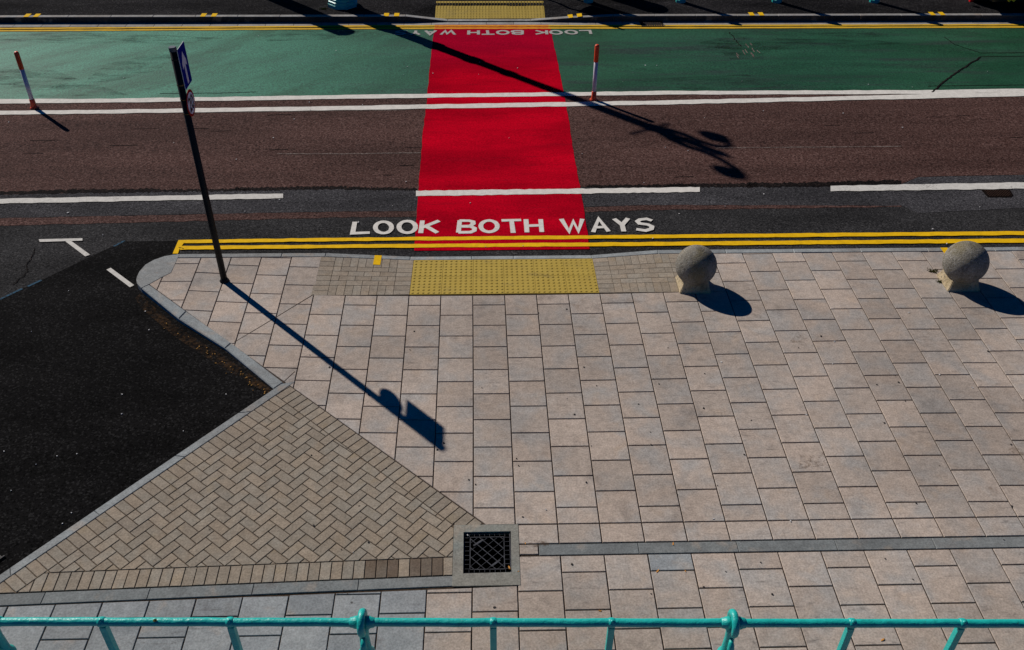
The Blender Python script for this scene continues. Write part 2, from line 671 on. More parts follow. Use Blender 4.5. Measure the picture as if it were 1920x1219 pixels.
M['stone'] = m_stone('weathered speckled concrete', (0.20, 0.18, 0.145), (0.29, 0.265, 0.22), (0.46, 0.44, 0.40))
M['plinth'] = m_stone('pale sandy concrete', (0.50, 0.38, 0.22), (0.56, 0.45, 0.29), (0.60, 0.50, 0.35))


def m_turq(name, a, b):
    n = N(name, 0.38, 0.5)
    c = n.mix(n.ramp(n.noise(6.0, 4.0, 0.6), 0.3, 0.7), a, b)
    run = n.ramp(n.noise(9.0, 5.0, 0.7, vec=n.scaled(1, 1, 0.25)), 0.55, 0.75, 0.0, 0.5)
    c = n.mix(run, c, (0.01, 0.16, 0.15))
    chip = n.ramp(n.noise(26.0, 5.0, 0.7), 0.665, 0.70)
    c = n.mix(chip, c, (0.06, 0.03, 0.018))
    pale = n.ramp(n.noise(40.0, 4.0, 0.7), 0.68, 0.73, 0.0, 0.6)
    c = n.mix(pale, c, (0.25, 0.55, 0.52))
    n.color(c)
    n.bump(n.noise(30, 4.0, 0.65, vec=n.scaled(0.6, 1, 1)), 0.6, 0.012)
    return n.m


M['turq'] = m_turq('turquoise gloss paint', (0.010, 0.44, 0.385), (0.018, 0.52, 0.455))
M['turq_far'] = m_turq('turquoise lamp paint', (0.02, 0.36, 0.32), (0.04, 0.44, 0.40))
M['black'] = m_plain('black painted steel', (0.006, 0.006, 0.006), 0.6, 0.25, 0.3)
M['capgrey'] = m_plain('grey plastic cap', (0.07, 0.08, 0.10), 0.5)
M['sign_blue'] = m_plain('blue sign face', (0.0005, 0.014, 0.24), 0.7, 0.03, 0.08)
M['sign_white'] = m_plain('white sign face', (0.78, 0.78, 0.80), 0.6, 0.1, 0.05)
M['sign_red'] = m_plain('red sign face', (0.34, 0.006, 0.006), 0.6, 0.1, 0.06)
M['sign_back'] = m_plain('grey sign back', (0.22, 0.22, 0.23), 0.5, 0.5, 0.1)
M['orange_plastic'] = m_plain('orange red plastic', (0.80, 0.075, 0.008), 0.4, 0.5, 0.12, 20)
M['reflective'] = m_plain('white reflective sleeve', (0.60, 0.58, 0.62), 0.45, 0.5, 0.12, 25)
M['brass'] = m_plain('brass clip', (0.10, 0.07, 0.03), 0.4, 0.5, 0.2, 20, 0.8)
M['leaf'] = m_plain('dry leaves', (0.30, 0.15, 0.03), 0.8, 0.2, 0.5, 9)
M['paper'] = m_plain('pale litter', (0.62, 0.6, 0.58), 0.8, 0.2, 0.2)
M['butt'] = m_plain('cigarette ends', (0.60, 0.27, 0.06), 0.8, 0.2, 0.2)
M['gum'] = m_plain('dark gum', (0.03, 0.025, 0.023), 0.7, 0.3, 0.2)
M['moss'] = m_plain('green weeds', (0.10, 0.11, 0.02), 0.9, 0.1, 0.5, 30)
M['dirt'] = None
M['van'] = m_plain('black car paint', (0.004, 0.004, 0.005), 0.25, 0.5, 0.1)
M['rubber'] = m_plain('black rubber', (0.01, 0.01, 0.01), 0.85, 0.2, 0.2)
M['chrome'] = m_plain('polished metal', (0.55, 0.55, 0.58), 0.25, 0.5, 0.1, 12, 1.0)
M['lamp_red'] = m_plain('red lamp lens', (0.75, 0.01, 0.01), 0.2, 0.5, 0.05)
M['yellow_panel'] = m_plain('yellow sticker', (0.75, 0.55, 0.01), 0.45, 0.5, 0.1)
M['glass'] = m_plain('milky lantern glass', (0.6, 0.6, 0.58), 0.3, 0.5, 0.05)


def m_dirt():
    """brown silt: patchy, thins out into nothing"""
    n = N('brown silt', 0.95, 0.1)
    n.color(n.mix(n.noise(14, 3.0), (0.055, 0.03, 0.016), (0.16, 0.085, 0.035)))
    a = n.noise(22, 4.0, 0.8)
    l = n.noise(2.2, 2.0)
    n.put(n.b.inputs['Alpha'], n.ramp(n.math('ADD', a, n.math('MULTIPLY', l, 0.4)), 0.62, 0.95, 0.0, 0.5))
    return n.m


M['dirt'] = m_dirt()


def m_smear():
    """thin black rubber and oil film with ragged gaps"""
    n = N('black smear', 0.9, 0.05)
    n.color((0.012, 0.014, 0.013))
    a = n.noise(2.4, 5.0, 0.7, vec=n.scaled(0.6, 2.2, 1))
    b = n.noise(30, 3.0, 0.7)
    n.put(n.b.inputs['Alpha'], n.math('MULTIPLY', n.ramp(a, 0.40, 0.80, 0.0, 0.6), n.ramp(b, 0.3, 0.6, 0.3, 1.0)))
    return n.m


M['smear'] = m_smear()

# ================================================================== SETTING
# ---- open ground out to the horizon
bm = bmesh.new()
sheet(bm, [(-900, -900), (900, -900), (900, 900), (-900, 900)], lambda x, y: -1.2)
tag(obj('ground', bm, M['asphalt_far']), kind='structure')

# ---- carriageway: one sheet with its crossfall; also runs under the side access
bm = bmesh.new()
ys = [-14.0, -2.0333, 11.3]
xs = sorted([-40 + 4 * i for i in range(21)] + [-2.0])
grid = [[bm.verts.new((x, y, zroad(y))) for x in xs] for y in ys]
for j in range(len(ys) - 1):
    for i in range(len(xs) - 1):
        if j == 0 and xs[i] >= -2.0:
            continue
        bm.faces.new((grid[j][i], grid[j][i + 1], grid[j + 1][i + 1], grid[j + 1][i]))
road = tag(obj('road', bm, M['asphalt']), kind='structure')

# surveyed edges in photograph coordinates (along the road)
W1T = [(-300, 190), (0, 187), (200, 186.3), (600, 179.7), (1250, 171.7), (1740, 170), (1920, 167.5), (2300, 162)]
W1B = [(-300, 198), (0, 195), (200, 193.7), (600, 187), (1250, 178.3), (1740, 177.5), (1920, 174), (2300, 169)]
W2T = [(-300, 211), (0, 209), (200, 207), (600, 200.5), (1250, 189.5), (1740, 177.5), (1920, 174), (2300, 169)]
W2B = [(-300, 219), (0, 216.7), (200, 214), (600, 208.5), (1250, 197), (1740, 185.6), (1920, 181.5), (2300, 176)]
GT = [(-300, 61), (0, 59), (700, 54.4), (1250, 53.4), (1900, 51.8), (2300, 50.6)]
BRB = [(-300, 380), (0, 365), (150, 361), (640, 354), (800, 357), (1090, 351), (1300, 350), (1500, 350), (1690, 345)]

band_obj('cycle_lane', GT, [(x, y + 4) for x, y in W1T], -300, 2250, M['green'], None, 0.004, 60, 0.5, 1)
bo = band_obj('brown_lane', [(x, y + 4) for x, y in W1T], BRB, -300, 1690, M['brown'], road, 0.004, 220, 1.2, 2)
bm = bmesh.new()
sheet(bm, [rd(1690, 174), rd(1690, 345), rd(1722, 332), rd(1800, 330), rd(1920, 328), rd(2250, 320), rd(2250, 167)], zr, 0.004)
tag(obj('brown_lane', bm, M['brown'], road), kind='structure')
# grey strip between the brown surfacing and the narrow brown seam
band_obj('grey_strip', [(x, y + 0.5) for x, y in BRB], [(-300, 425), (0, 409), (350, 402), (640, 397), (780, 396), (1230, 384.6), (1690, 386)],
         -300, 1690, M['asphalt_mid'], road, 0.0035, 80, 0.6, 3)
bm = bmesh.new()
sheet(bm, [rd(1690, 345.5), rd(1690, 386), rd(1720, 400), rd(1900, 391), rd(2250, 380), rd(2250, 321), rd(1920, 328.6), rd(1800, 330.6), rd(1722, 332.6)], zr, 0.0032)
tag(obj('grey_strip', bm, M['asphalt_mid'], road), kind='structure')
band_obj('brown_seam', [(-300, 425.5), (0, 409.5), (350, 402.5), (640, 397.5), (780, 396.5), (1230, 385.1), (1690, 386.2)],
         [(-300, 440), (0, 423.5), (350, 415), (640, 408), (780, 406.5), (1230, 394), (1690, 388)], -300, 1690, M['brown'], road, 0.0033, 120, 0.8, 4)
for k, (a, b, d) in enumerate([(-60, 300, 5), (300, 470, 2.5), (440, 650, 4.5), (650, 782, 3), (1100, 1300, 3.5), (1250, 1420, 5), (1400, 1690, 7)]):
    band_obj('tar_seam', [(x, y - d) for x, y in BRB], [(x, y + 1.5) for x, y in BRB], a, b, M['tar'], road, 0.0062, 70, 1.6, 20 + k)

# ---- red crossing
rl = [(815, 47), (808, 110), (800, 190), (793, 250), (784, 366), (776, 471)]
rr = [(1031, 47), (1050, 140), (1062, 200), (1073, 270), (1090, 366), (1106, 468)]
bm = bmesh.new()
def edge_pts(poly, n=50):
    out = []
    for i in range(n + 1):
        y = poly[0][1] + (poly[-1][1] - poly[0][1]) * i / n
        x = interp([(q[1], q[0]) for q in poly], y)
        out.append(rd(x + random.uniform(-0.9, 0.9), y))
    return out
LL, RR = edge_pts(rl), edge_pts(rr)
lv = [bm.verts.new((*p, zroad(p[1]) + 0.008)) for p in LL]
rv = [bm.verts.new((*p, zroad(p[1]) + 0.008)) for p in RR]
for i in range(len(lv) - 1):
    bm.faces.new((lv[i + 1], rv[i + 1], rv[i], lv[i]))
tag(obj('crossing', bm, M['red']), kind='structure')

# ---- painted lines, parts of the road
LN = 0.012
band_obj('white_line', W1T, W1B, -300, 2250, M['white'], road, LN, 110, 0.5, 5)
band_obj('white_line', W2T, W2B, -300, 2250, M['white'], road, LN + 0.0005, 110, 0.5, 6)
band_obj('white_line', [(-300, 382), (0, 374), (532, 364)], [(-300, 391), (0, 383), (532, 373)], -300, 531, M['white_old'], road, LN, 60, 0.6, 7)
band_obj('white_line', [(780, 359), (1312, 352)], [(780, 369), (1312, 361)], 780, 1312, M['white'], road, LN, 60, 0.6, 8)
band_obj('white_line', [(1557, 349.8), (1920, 343), (2250, 337)], [(1557, 360), (1920, 355), (2250, 349)], 1557, 2250, M['white_old'], road, LN, 50, 0.6, 9)
YA = [(333, 451.5), (580, 447.8), (1230, 441.4), (1920, 434.6), (2250, 431)]
YB = [(333, 457.5), (580, 454), (1230, 448), (1920, 441.8), (2250, 438)]
YC = [(333, 462.5), (580, 460.5), (1230, 455), (1920, 448.6), (2250, 445)]
YD = [(333, 469.5), (580, 467), (1230, 462), (1920, 456), (2250, 452)]
band_obj('yellow_line', YA, YB, 340, 2250, M['yellow'], road, LN, 120, 0.45, 10)
band_obj('yellow_line', YC, YD, 338, 2250, M['yellow'], road, LN, 120, 0.45, 11)
bm = bmesh.new()
sheet(bm, [rd(335, 451.5), rd(349, 451.5), rd(345, 457), rd(337, 468), rd(334, 477), rd(324, 477)], zr, LN + 0.0006)
tag(obj('yellow_line', bm, M['yellow'], road), kind='structure')
FA = [(-300, 55.2), (0, 53.2), (700, 48.2), (1250, 47.5), (1900, 46), (2250, 45.2)]
FB = [(-300, 57.8), (0, 55.9), (700, 51.1), (1250, 50.2), (1900, 48.5), (2250, 47.6)]
FC = [(-300, 59.3), (0, 57.5), (700, 52.7), (1250, 51.8), (1900, 50.1), (2250, 49.1)]
FD = [(-300, 62), (0, 60.2), (700, 55.6), (1250, 54.6), (1900, 53), (2250, 51.8)]
for A_, B_ in ((FA, FB), (FC, FD)):
    band_obj('yellow_line', A_, B_, -300, 815, M['yellow_far'], road, LN, 60, 0.25, 12)
    band_obj('yellow_line', A_, B_, 815, 1028, M['orange'], road, LN, 40, 0.25, 13)
    band_obj('yellow_line', A_, B_, 1028, 2250, M['yellow_far'], road, LN, 60, 0.25, 14)
# give-way dashes at the mouth of the side access
for q in ([(73, 450), (155, 448), (155, 452.5), (75, 455)], [(123, 454), (133, 452.5), (169.5, 479), (160, 482)], [(200, 507), (208, 503.5), (252, 536), (244, 540)]):
    bm = bmesh.new()
    sheet(bm, [rd(*p) for p in q], zr, LN)
    tag(obj('white_line', bm, M['white_old'], road), kind='structure')
# patch of new black surfacing across the access
bm = bmesh.new()
pa = ccw([rd(*p) for p in [(-260, 640), (0, 560), (80, 525), (160, 486), (232, 453), (334, 452), (330, 500), (262, 540)]] + [(-2.09, -1.66), (-4.14, -4.18), (-6.5, -7.2), (-16, -7.2)])
for half in (clip(pa, (-50, -2.0333), (50, -2.0333)), clip(pa, (50, -2.0333), (-50, -2.0333))):
    sheet(bm, half, zr, 0.004)
tag(obj('access_road', bm, M['asphalt_new']), kind='structure')
for a, b in (((0, 562), (42, 542)), ((52, 538), (78, 526)), ((213, 463), (234, 452))):
    bm = bmesh.new()
    stroke(bm, [rd(*a), rd(*b)], 0.035, zr, 0.007)
    tag(obj('blue_mark', bm, M['blue_mark'], road), kind='structure')
# cracks, sealed joints and scuffs
bm = bmesh.new()
def crack(pts, wd, lift, n=14, jig=1.2):
    P = []
    for a, b in zip(pts, pts[1:]):
        for i in range(n):
            t = i / n
            P.append(rd(a[0] + (b[0] - a[0]) * t + random.uniform(-jig, jig), a[1] + (b[1] - a[1]) * t + random.uniform(-jig * .5, jig * .5)))
    P.append(rd(*pts[-1]))
    stroke(bm, P, wd, zr, lift)
crack([(1747, 174), (1775, 150), (1800, 132), (1838, 108)], 0.032, 0.0135, 14, 1.0)
crack([(1838, 107), (1920, 106), (2100, 104)], 0.022, 0.0075, 10, 0.5)
crack([(1838, 100), (1920, 99.5), (2100, 97)], 0.03, 0.0075, 10, 0.4)
crack([(1838, 100), (1790, 84), (1770, 70)], 0.018, 0.0075, 10, 0.8)
crack([(1740, 162), (1920, 160)], 0.02, 0.0075, 14, 0.6)
crack([(1366, 60), (1380, 76), (1390, 88)], 0.018, 0.0075, 8, 2)
crack([(300, 176), (420, 175), (480, 173)], 0.016, 0.0075, 14, 0.7)
crack([(66, 466), (62, 480), (50, 497), (52, 510), (24, 535)], 0.012, 0.0075, 8, 1.5)
crack([(335, 465), (345, 468)], 0.01, 0.0135, 8, 1)
for i in range(26):
    x, y = random.uniform(0, 1900), random.uniform(215, 335)
    if 770 < x < 1110:
        continue
    L = random.uniform(15, 60)
    crack([(x, y), (x + L, y - L * 0.02)], random.uniform(0.008, 0.02), 0.0075, 6, 0.6)
tag(obj('crack', bm, M['tar'], road), kind='structure')
bm = bmesh.new()
crack([(520, 289), (660, 289), (790, 287)], 0.03, 0.0072, 20, 0.8)
crack([(1340, 278), (1450, 277), (1690, 275)], 0.03, 0.0072, 20, 0.8)
crack([(380, 212), (760, 207)], 0.02, 0.0072, 20, 0.8)
for i in range(10):
    x, y = random.uniform(1380, 1425), random.uniform(80, 108)
    crack([(x, y), (x + 5, y + random.uniform(4, 9))], 0.02, 0.0074, 3, 1)
tag(obj('scuff', bm, M['scuff'], road), kind='structure')
# silt along the kerb of the access
bm = bmesh.new()
sheet(bm, [rd(*p) for p in [(262, 552), (330, 612), (425, 672), (520, 738), (506, 741), (420, 692), (330, 634), (266, 580), (254, 560)]], zr, 0.0085)
tag(obj('silt', bm, M['dirt'], road), kind='structure')

# oil and rubber smears on the green lane
def smear(name, pts, mat):
    bm = bmesh.new()
    sheet(bm, [rd(*p) for p in pts], zr, 0.0055)
    tag(obj(name, bm, mat, road), kind='structure')
for q in ([(1310, 80), (1360, 70), (1440, 72), (1640, 76), (1700, 82), (1560, 90), (1440, 94), (1330, 92)],
          [(1360, 58), (1400, 62), (1440, 92), (1430, 112), (1370, 112), (1340, 90)],
          [(490, 60), (560, 56), (690, 55), (700, 66), (620, 74), (500, 78)],
          [(0, 62), (120, 60), (300, 66), (420, 72), (330, 84), (150, 82), (0, 78)],
          [(0, 130), (90, 128), (150, 150), (240, 178), (0, 184)],
          [(200, 120), (270, 105), (330, 100), (300, 130), (230, 150), (150, 160)],
          [(1500, 62), (1640, 60), (1700, 66), (1600, 72)],
          [(1180, 150), (1400, 140), (1500, 165), (1300, 170)]):
    smear('smear', q, M['smear'])
for q in ([(985, 1010), (1008, 1012), (1030, 1018), (1028, 1024), (1002, 1026), (976, 1024)], [(1890, 842), (1905, 838), (1925, 852), (1920, 860), (1902, 852)],
          [(1496, 622), (1520, 630), (1512, 650), (1480, 642)], [(1500, 852), (1545, 848), (1550, 872), (1498, 880)]):
    bm = bmesh.new()
    sheet(bm, [pv(*p) for p in q], lambda x, y: 0.0016)
    tag(obj('rust_stain', bm, M['dirt'], road), kind='structure')

# ---- lettering
STROKES = [
    [(79, 84), (66, 151), (166, 147)], 'O245,117,47,33', 'O383,114,48,34',
    [(471, 77), (461, 150)], [(568, 78), (470, 117)], [(492, 110), (558, 148)],
    [(688, 76), (680, 147)], [(686, 78), (742, 78), (764, 84), (766, 96), (748, 109), (684, 111)], [(684, 111), (752, 112), (774, 122), (772, 136), (750, 145), (680, 146)],
    'O858,110,48,33', [(930, 77), (1044, 74)], [(988, 76), (998, 149)],
    [(1072, 70), (1078, 146)], [(1157, 70), (1164, 144)], [(1074, 108), (1162, 105)],
    [(1277, 68), (1323, 141), (1347, 82), (1376, 139), (1399, 68)],
    [(1462, 145), (1494, 67), (1552, 141)], [(1478, 117), (1528, 115)],
    [(1583, 67), (1630, 103), (1664, 64)], [(1630, 101), (1640, 141)],
    [(1803, 78), (1772, 68), (1734, 72), (1718, 82), (1732, 95), (1780, 101), (1803, 112), (1800, 126), (1766, 136), (1712, 128)],
]
near = []
for s in STROKES:
    if isinstance(s, str):
        cx, cy, rx, ry = [float(v) for v in s[1:].split(',')]
        s = [(cx + rx * math.cos(2 * PI * k / 28), cy + ry * math.sin(2 * PI * k / 28)) for k in range(29)]
    near.append([rd(640 + x / 3.097, 390 + y / 3.097) for x, y in s])
bm = bmesh.new()
for k, s in enumerate(near):
    stroke(bm, s, 0.068, zr, LN + 0.0001 * k)
let = tag(obj('lettering', bm, M['white'], road), kind='structure')
let['label'] = 'large white LOOK BOTH WAYS painted beside the near yellow lines'
xs_ = [p[0] for s in near for p in s]
ys_ = [p[1] for s in near for p in s]
x0, x1, y0, y1 = min(xs_), max(xs_), min(ys_), max(ys_)
fx1, fy1 = rd(1106, 57.5)
fx0, fy0 = rd(740, 66.5)
bm = bmesh.new()
for k, s in enumerate(near):
    stroke(bm, [(fx1 - (p[0] - x0) / (x1 - x0) * (fx1 - fx0), fy1 - (p[1] - y0) / (y1 - y0) * (fy1 - fy0)) for p in s], 0.065, zr, LN + 0.0001 * k)
let = tag(obj('lettering', bm, M['white_far'], road), kind='structure')
let['label'] = 'faded upside-down LOOK BOTH WAYS painted beside the far kerb'

# ------------------------------------------------------------------ near footway
def zcross(x, y):
    """dropped kerb at the crossing: the paving ramps down to the carriageway"""
    if y <= 0:
        return 0.0
    wl = min(max((x + 2.05) / 1.22, 0), 1)
    wr = min(max((2.44 - x) / 0.89, 0), 1)
    return -0.07 * min(wl, wr) * min(y / 0.9, 1.08)

CX = (-0.016694, 0.399006, -0.004935, 0.000187, 0.000319, -0.000189, 3e-06)
CY = (-0.02963, -0.001046, 0.410096, 0.001302, 0.000771, 0.000273, -6.6e-05)
def gw(i, k):
    b = (1, i, k, i * i, i * k, k * k, i ** 3)
    ii = min(max(i, -9), 15)
    b2 = (1, ii, k, ii * ii, ii * k, k * k, ii ** 3)
    return (sum(c * v for c, v in zip(CX, b)), sum(c * v for c, v in zip(CY, b2)))

KIN, KOUT = 0.878, 0.975     # near kerb: inner and outer edge
side_in = (pv(279, 533), pv(531, 716.4))
diag = (pv(543, 723), pv(905, 980))
YBOT = -3.708
bm = bmesh.new()
bm_g = bmesh.new()
def main_clip(p):
    p = ccw(p)
    for a, b in (((50, KIN), (-50, KIN)), ((-50, YBOT), (50, YBOT)), side_in, diag, (pv(300, 484), pv(270, 529))):
        p = clip(p, a, b)
        if len(p) < 3:
            return []
    return p

for i in range(-12, 26):
    off = 0.5 if i % 2 == 0 else 0.0
    for k in range(-11, 4):
        k0, k1 = k + off, k + 1 + off
        if -5 <= i < 7:
            if k0 >= -0.02:
                continue
            k1 = min(k1, 0.0)
        p = main_clip([gw(i, k0), gw(i + 1, k0), gw(i + 1, k1), gw(i, k1)])
        if len(p) < 3 or abs(poly_area(p)) < 1e-3:
            continue
        paver(bm, p)
# course of cut slabs above the channel
for i in range(1, 26):
    xa = gw(i, -9.2)[0] if i > 1 else 0.43
    xb = gw(i + 1, -9.2)[0]
    paver(bm, [(xa, -3.938), (xb, -3.938), (xb, YBOT), (xa, YBOT)])
paver(bm, [(0.433, -4.06), (0.612, -4.06), (0.612, -3.94), (0.433, -3.94)])
# strip between channel and railing, and on under the railing
for i in range(-26, 26):
    for n in range(-1, 16):
        o = -4.262 if i % 2 == 0 else -4.456
        ya, yb = o - 0.395 * n, o - 0.395 * (n + 1)
        dx = 0.005 * (ya + 4.5)
        p = ccw([(0.008 + .3985 * i + dx, ya), (0.008 + .3985 * (i + 1) + dx, ya), (0.008 + .3985 * (i + 1) + dx, yb), (0.008 + .3985 * i + dx, yb)])
        lim = -4.0745 if i >= 1 else None
        if i >= 1:
            p = clip(p, (50, lim), (-50, lim))
        else:
            p = clip(p, (0.5, -4.3905), (-4.0455, -4.5133))
        if len(p) < 3:
            continue
        grey = i <= -2 and not (i == -2 and n > 1)
        if (i == 4 and n == -1) or (i < 1 and random.random() < 0.25 and n > 1):
            grey = True
        paver(bm_g if grey else bm, p)
pave = tag(obj('pavement', bm, M['slab']), kind='structure')
tag(obj('grey_slabs', bm_g, M['slab_grey'], pave), kind='structure')

# bed of dark sand seen in the joints
bm = bmesh.new()
bz = lambda x, y: -0.0105
sheet(bm, [(2.75, KIN - 0.002), (40, KIN - 0.002), (40, -11), (2.75, -11)], bz)
sheet(bm, [(0.37, -0.001), (2.75, -0.001), (2.75, -11), (0.37, -11)], bz)
sheet(bm, [(-0.08, -0.001), (0.37, -0.001), (0.37, -3.79), (-0.08, -3.79)], bz)
sheet(bm, [(-0.08, -4.262), (0.37, -4.262), (0.37, -11), (-0.08, -11)], bz)
sheet(bm, [(-2.07, -0.001), (-0.08, -0.001), (-0.08, -11), (-10, -11), (-4.6, -4.9), (-4.05, -4.2), (-2.1, -1.82), (-2.07, -1.7)], bz)
sheet(bm, [(-2.07, KIN - 0.002), (-2.07, -1.7), side_in[0], pv(301, 520), pv(330, 490), (-3.86, KIN - 0.002)], bz)
tag(obj('joint_bed', bm, M['joint'], pave), kind='structure')
bm = bmesh.new()
vs = {}
nx, ny = 48, 10
for a in range(nx + 1):
    for b in range(ny + 1):
        x, y = -2.07 + 4.82 * a / nx, -0.001 + (KIN - 0.001) * b / ny
        vs[a, b] = bm.verts.new((x, y, zcross(x, y) - 0.0095))
for a in range(nx):
    for b in range(ny):
        bm.faces.new((vs[a, b], vs[a + 1, b], vs[a + 1, b + 1], vs[a, b + 1]))
tag(obj('joint_bed', bm, M['joint'], pave), kind='structure')
bm = bmesh.new()
sheet(bm, [(-2.03, -1.74), (-0.165, -3.5), (-0.165, -4.27), (-4.05, -4.375), (-4.12, -4.26)], lambda x, y: -0.0085)
tag(obj('joint_bed', bm, M['brick_joint'], pave), kind='structure')
# saw cuts across the slabs
bm = bmesh.new()
stroke(bm, [pv(588, 552), pv(514, 597), pv(439, 642)], 0.009, lambda x, y: 0.0014, 0)
stroke(bm, [pv(531, 716.5), pv(553, 696.5)], 0.007, lambda x, y: 0.0014, 0)
tag(obj('saw_cut', bm, M['joint'], pave), kind='structure')

# tactile slabs with their blisters
bm = bmesh.new()
tx0, tx1 = -0.812, 1.577
for a in range(6):
    for b in range(2):
        xa, xb = tx0 + (tx1 - tx0) * a / 6, tx0 + (tx1 - tx0) * (a + 1) / 6
        ya, yb = KIN * b / 2, KIN * (b + 1) / 2
        paver(bm, [(xa, ya), (xb, ya), (xb, yb), (xa, yb)], 0.0012, 0.0015, zcross)
        for u in range(6):
            for v in range(6):
                cx, cy = xa + (xb - xa) * (u + .5) / 6, ya + (yb - ya) * (v + .5) / 6
                z0 = zcross(cx, cy) - 0.001
                rings = []
                for r, h in ((0.0175, 0.0), (0.0155, 0.006), (0.011, 0.0082)):
                    rings.append([bm.verts.new((cx + r * math.cos(2 * PI * k / 10), cy + r * math.sin(2 * PI * k / 10), z0 + h)) for k in range(10)])
                for A_, B_ in zip(rings, rings[1:]):
                    for k in range(10):
                        bm.faces.new((A_[k], A_[(k + 1) % 10], B_[(k + 1) % 10], B_[k]))
                bm.faces.new(rings[-1])
tag(obj('tactile_paving', bm, M['tactile'], pave), kind='structure')

# brick flanks either side of the tactile slabs
bm = bmesh.new()
def flank(xa, xb, mirror):
    def U(u, v):
        return (xa + (xb - xa) * u / 12.0, KIN * v / 8.0)
    def br(u0, v0, u1, v1):
        paver(bm, [U(u0, v0), U(u1, v0), U(u1, v1), U(u0, v1)], 0.002, 0.002, zcross)
    for v in range(8):
        br(0, v, 2, v + 1)
        br(10, v, 12, v + 1)
    for u in range(2, 10):
        br(u, 0, u + 1, 2)
        br(u, 6, u + 1, 8)
    for r in range(4):
        o = (0, 1, 0, 1)[r] if not mirror else (1, 0, 1, 0)[r]
        us = [2] + [2 + o + 2 * q for q in range(0 if o else 1, 5) if 2 < 2 + o + 2 * q < 10] + [10]
        for p, q in zip(us, us[1:]):
            br(p, 2 + r, q, 3 + r)
flank(-2.045, tx0, False)
flank(tx1, 2.79, True)
tag(obj('brick_paving', bm, M['brick'], pave), kind='structure')

# herringbone triangle
T0, T1, T2 = pv(543, 723), pv(905, 981), pv(6, 1113)
kerb_dir = Vector((pv(543, 723)[0] - pv(0, 1094)[0], pv(543, 723)[1] - pv(0, 1094)[1])).normalized()
perp = Vector((kerb_dir.y, -kerb_dir.x))
org = Vector(pv(543, 723))
tri = [org, Vector(pv(905, 981)), Vector((-0.155, -4.27)), Vector((-4.05, -4.378)), Vector((-4.19, -4.28))]
tri = ccw([(p.x, p.y) for p in tri])
def tri_clip(p, lines):
    p = ccw(p)
    for a, b in lines:
        p = clip(p, a, b)
        if len(p) < 3:
            return []
    return p
def shift(a, b, d):
    v = Vector((b[0] - a[0], b[1] - a[1])).normalized()
    nn = Vector((-v.y, v.x)) * d
    return ((a[0] + nn.x, a[1] + nn.y), (b[0] + nn.x, b[1] + nn.y))
e_kerb = (tuple(org), pv(0, 1094))                 # travelling down-left: interior on the left
e_bot = ((-4.05, -4.378), (-0.155, -4.27))
e_diag = (pv(905, 981), tuple(org))
e_right = ((-0.16, -4.5), (-0.172, -3.6))
BW = 0.2
def beside_grate(p):
    """cut a unit to the drain surround"""
    if len(p) < 3 or abs(poly_area(p)) < 6e-4:
        return []
    xs_, ys_ = [q[0] for q in p], [q[1] for q in p]
    if max(xs_) < -0.165 or min(ys_) > -3.708:
        return [p]
    if max(ys_) < -3.708:
        a = clip(p, (-0.167, -5), (-0.167, 0))
    elif min(xs_) < -0.167:
        a = clip(p, (-0.167, -5), (-0.167, 0))
        b = clip(clip(p, (-0.167, 0), (-0.167, -5)), (-9, -3.708), (9, -3.708))
        return [q for q in (a, b) if len(q) >= 3 and abs(poly_area(q)) > 6e-4]
    else:
        a = clip(p, (-9, -3.708), (9, -3.708))
    return [a] if len(a) >= 3 and abs(poly_area(a)) > 6e-4 else []
bm = bmesh.new()
inner = [shift(*e_kerb, BW), shift(*e_bot, BW), shift(*e_diag, BW)]
S = 0.1
for a in range(-10, 50):
    for b in range(-10, 60):
        d = (a - b) % 4
        if d == 0:
            c = [(a, b), (a + 2, b), (a + 2, b + 1), (a, b + 1)]
        elif d == 3:
            c = [(a, b), (a + 1, b), (a + 1, b + 2), (a, b + 2)]
        else:
            continue
        p = [tuple(org - kerb_dir * S * v + perp * S * u) for u, v in c]
        for p in beside_grate(tri_clip(p, inner)):
            paver(bm, p, 0.0038, 0.003, None, 0.0085)
def border(e, d0, d1, lines, wd=0.1, dark=None):
    a, b = Vector(e[0]), Vector(e[1])
    t = (b - a).normalized()
    nn = Vector((-t.y, t.x))
    L = (b - a).length
    for k in range(-4, int(L / wd) + 4):
        p = [tuple(a + t * wd * k + nn * d0), tuple(a + t * wd * (k + 1) + nn * d0), tuple(a + t * wd * (k + 1) + nn * d1), tuple(a + t * wd * k + nn * d1)]
        for p in beside_grate(tri_clip(p, lines)):
            st = dark and dark[0] < p[0][0] < dark[1] and random.random() < 0.85
            paver(bm_d if st else bm, p, 0.0038, 0.003, None, 0.0085)
bm_d = bmesh.new()
border(e_bot, 0, BW, [e_bot, shift(*e_kerb, BW), shift(*e_diag, 0.0)], 0.1, (-0.98, -0.30))
border(e_diag, 0, BW, [e_diag, e_kerb, shift(*e_bot, BW)])
border(e_kerb, 0, BW, [e_kerb, shift(*e_diag, BW), e_bot])
tag(obj('herringbone_paving', bm, M['brick'], pave), kind='structure')
tag(obj('stained_bricks', bm_d, M['brick_dark'], pave), kind='structure')

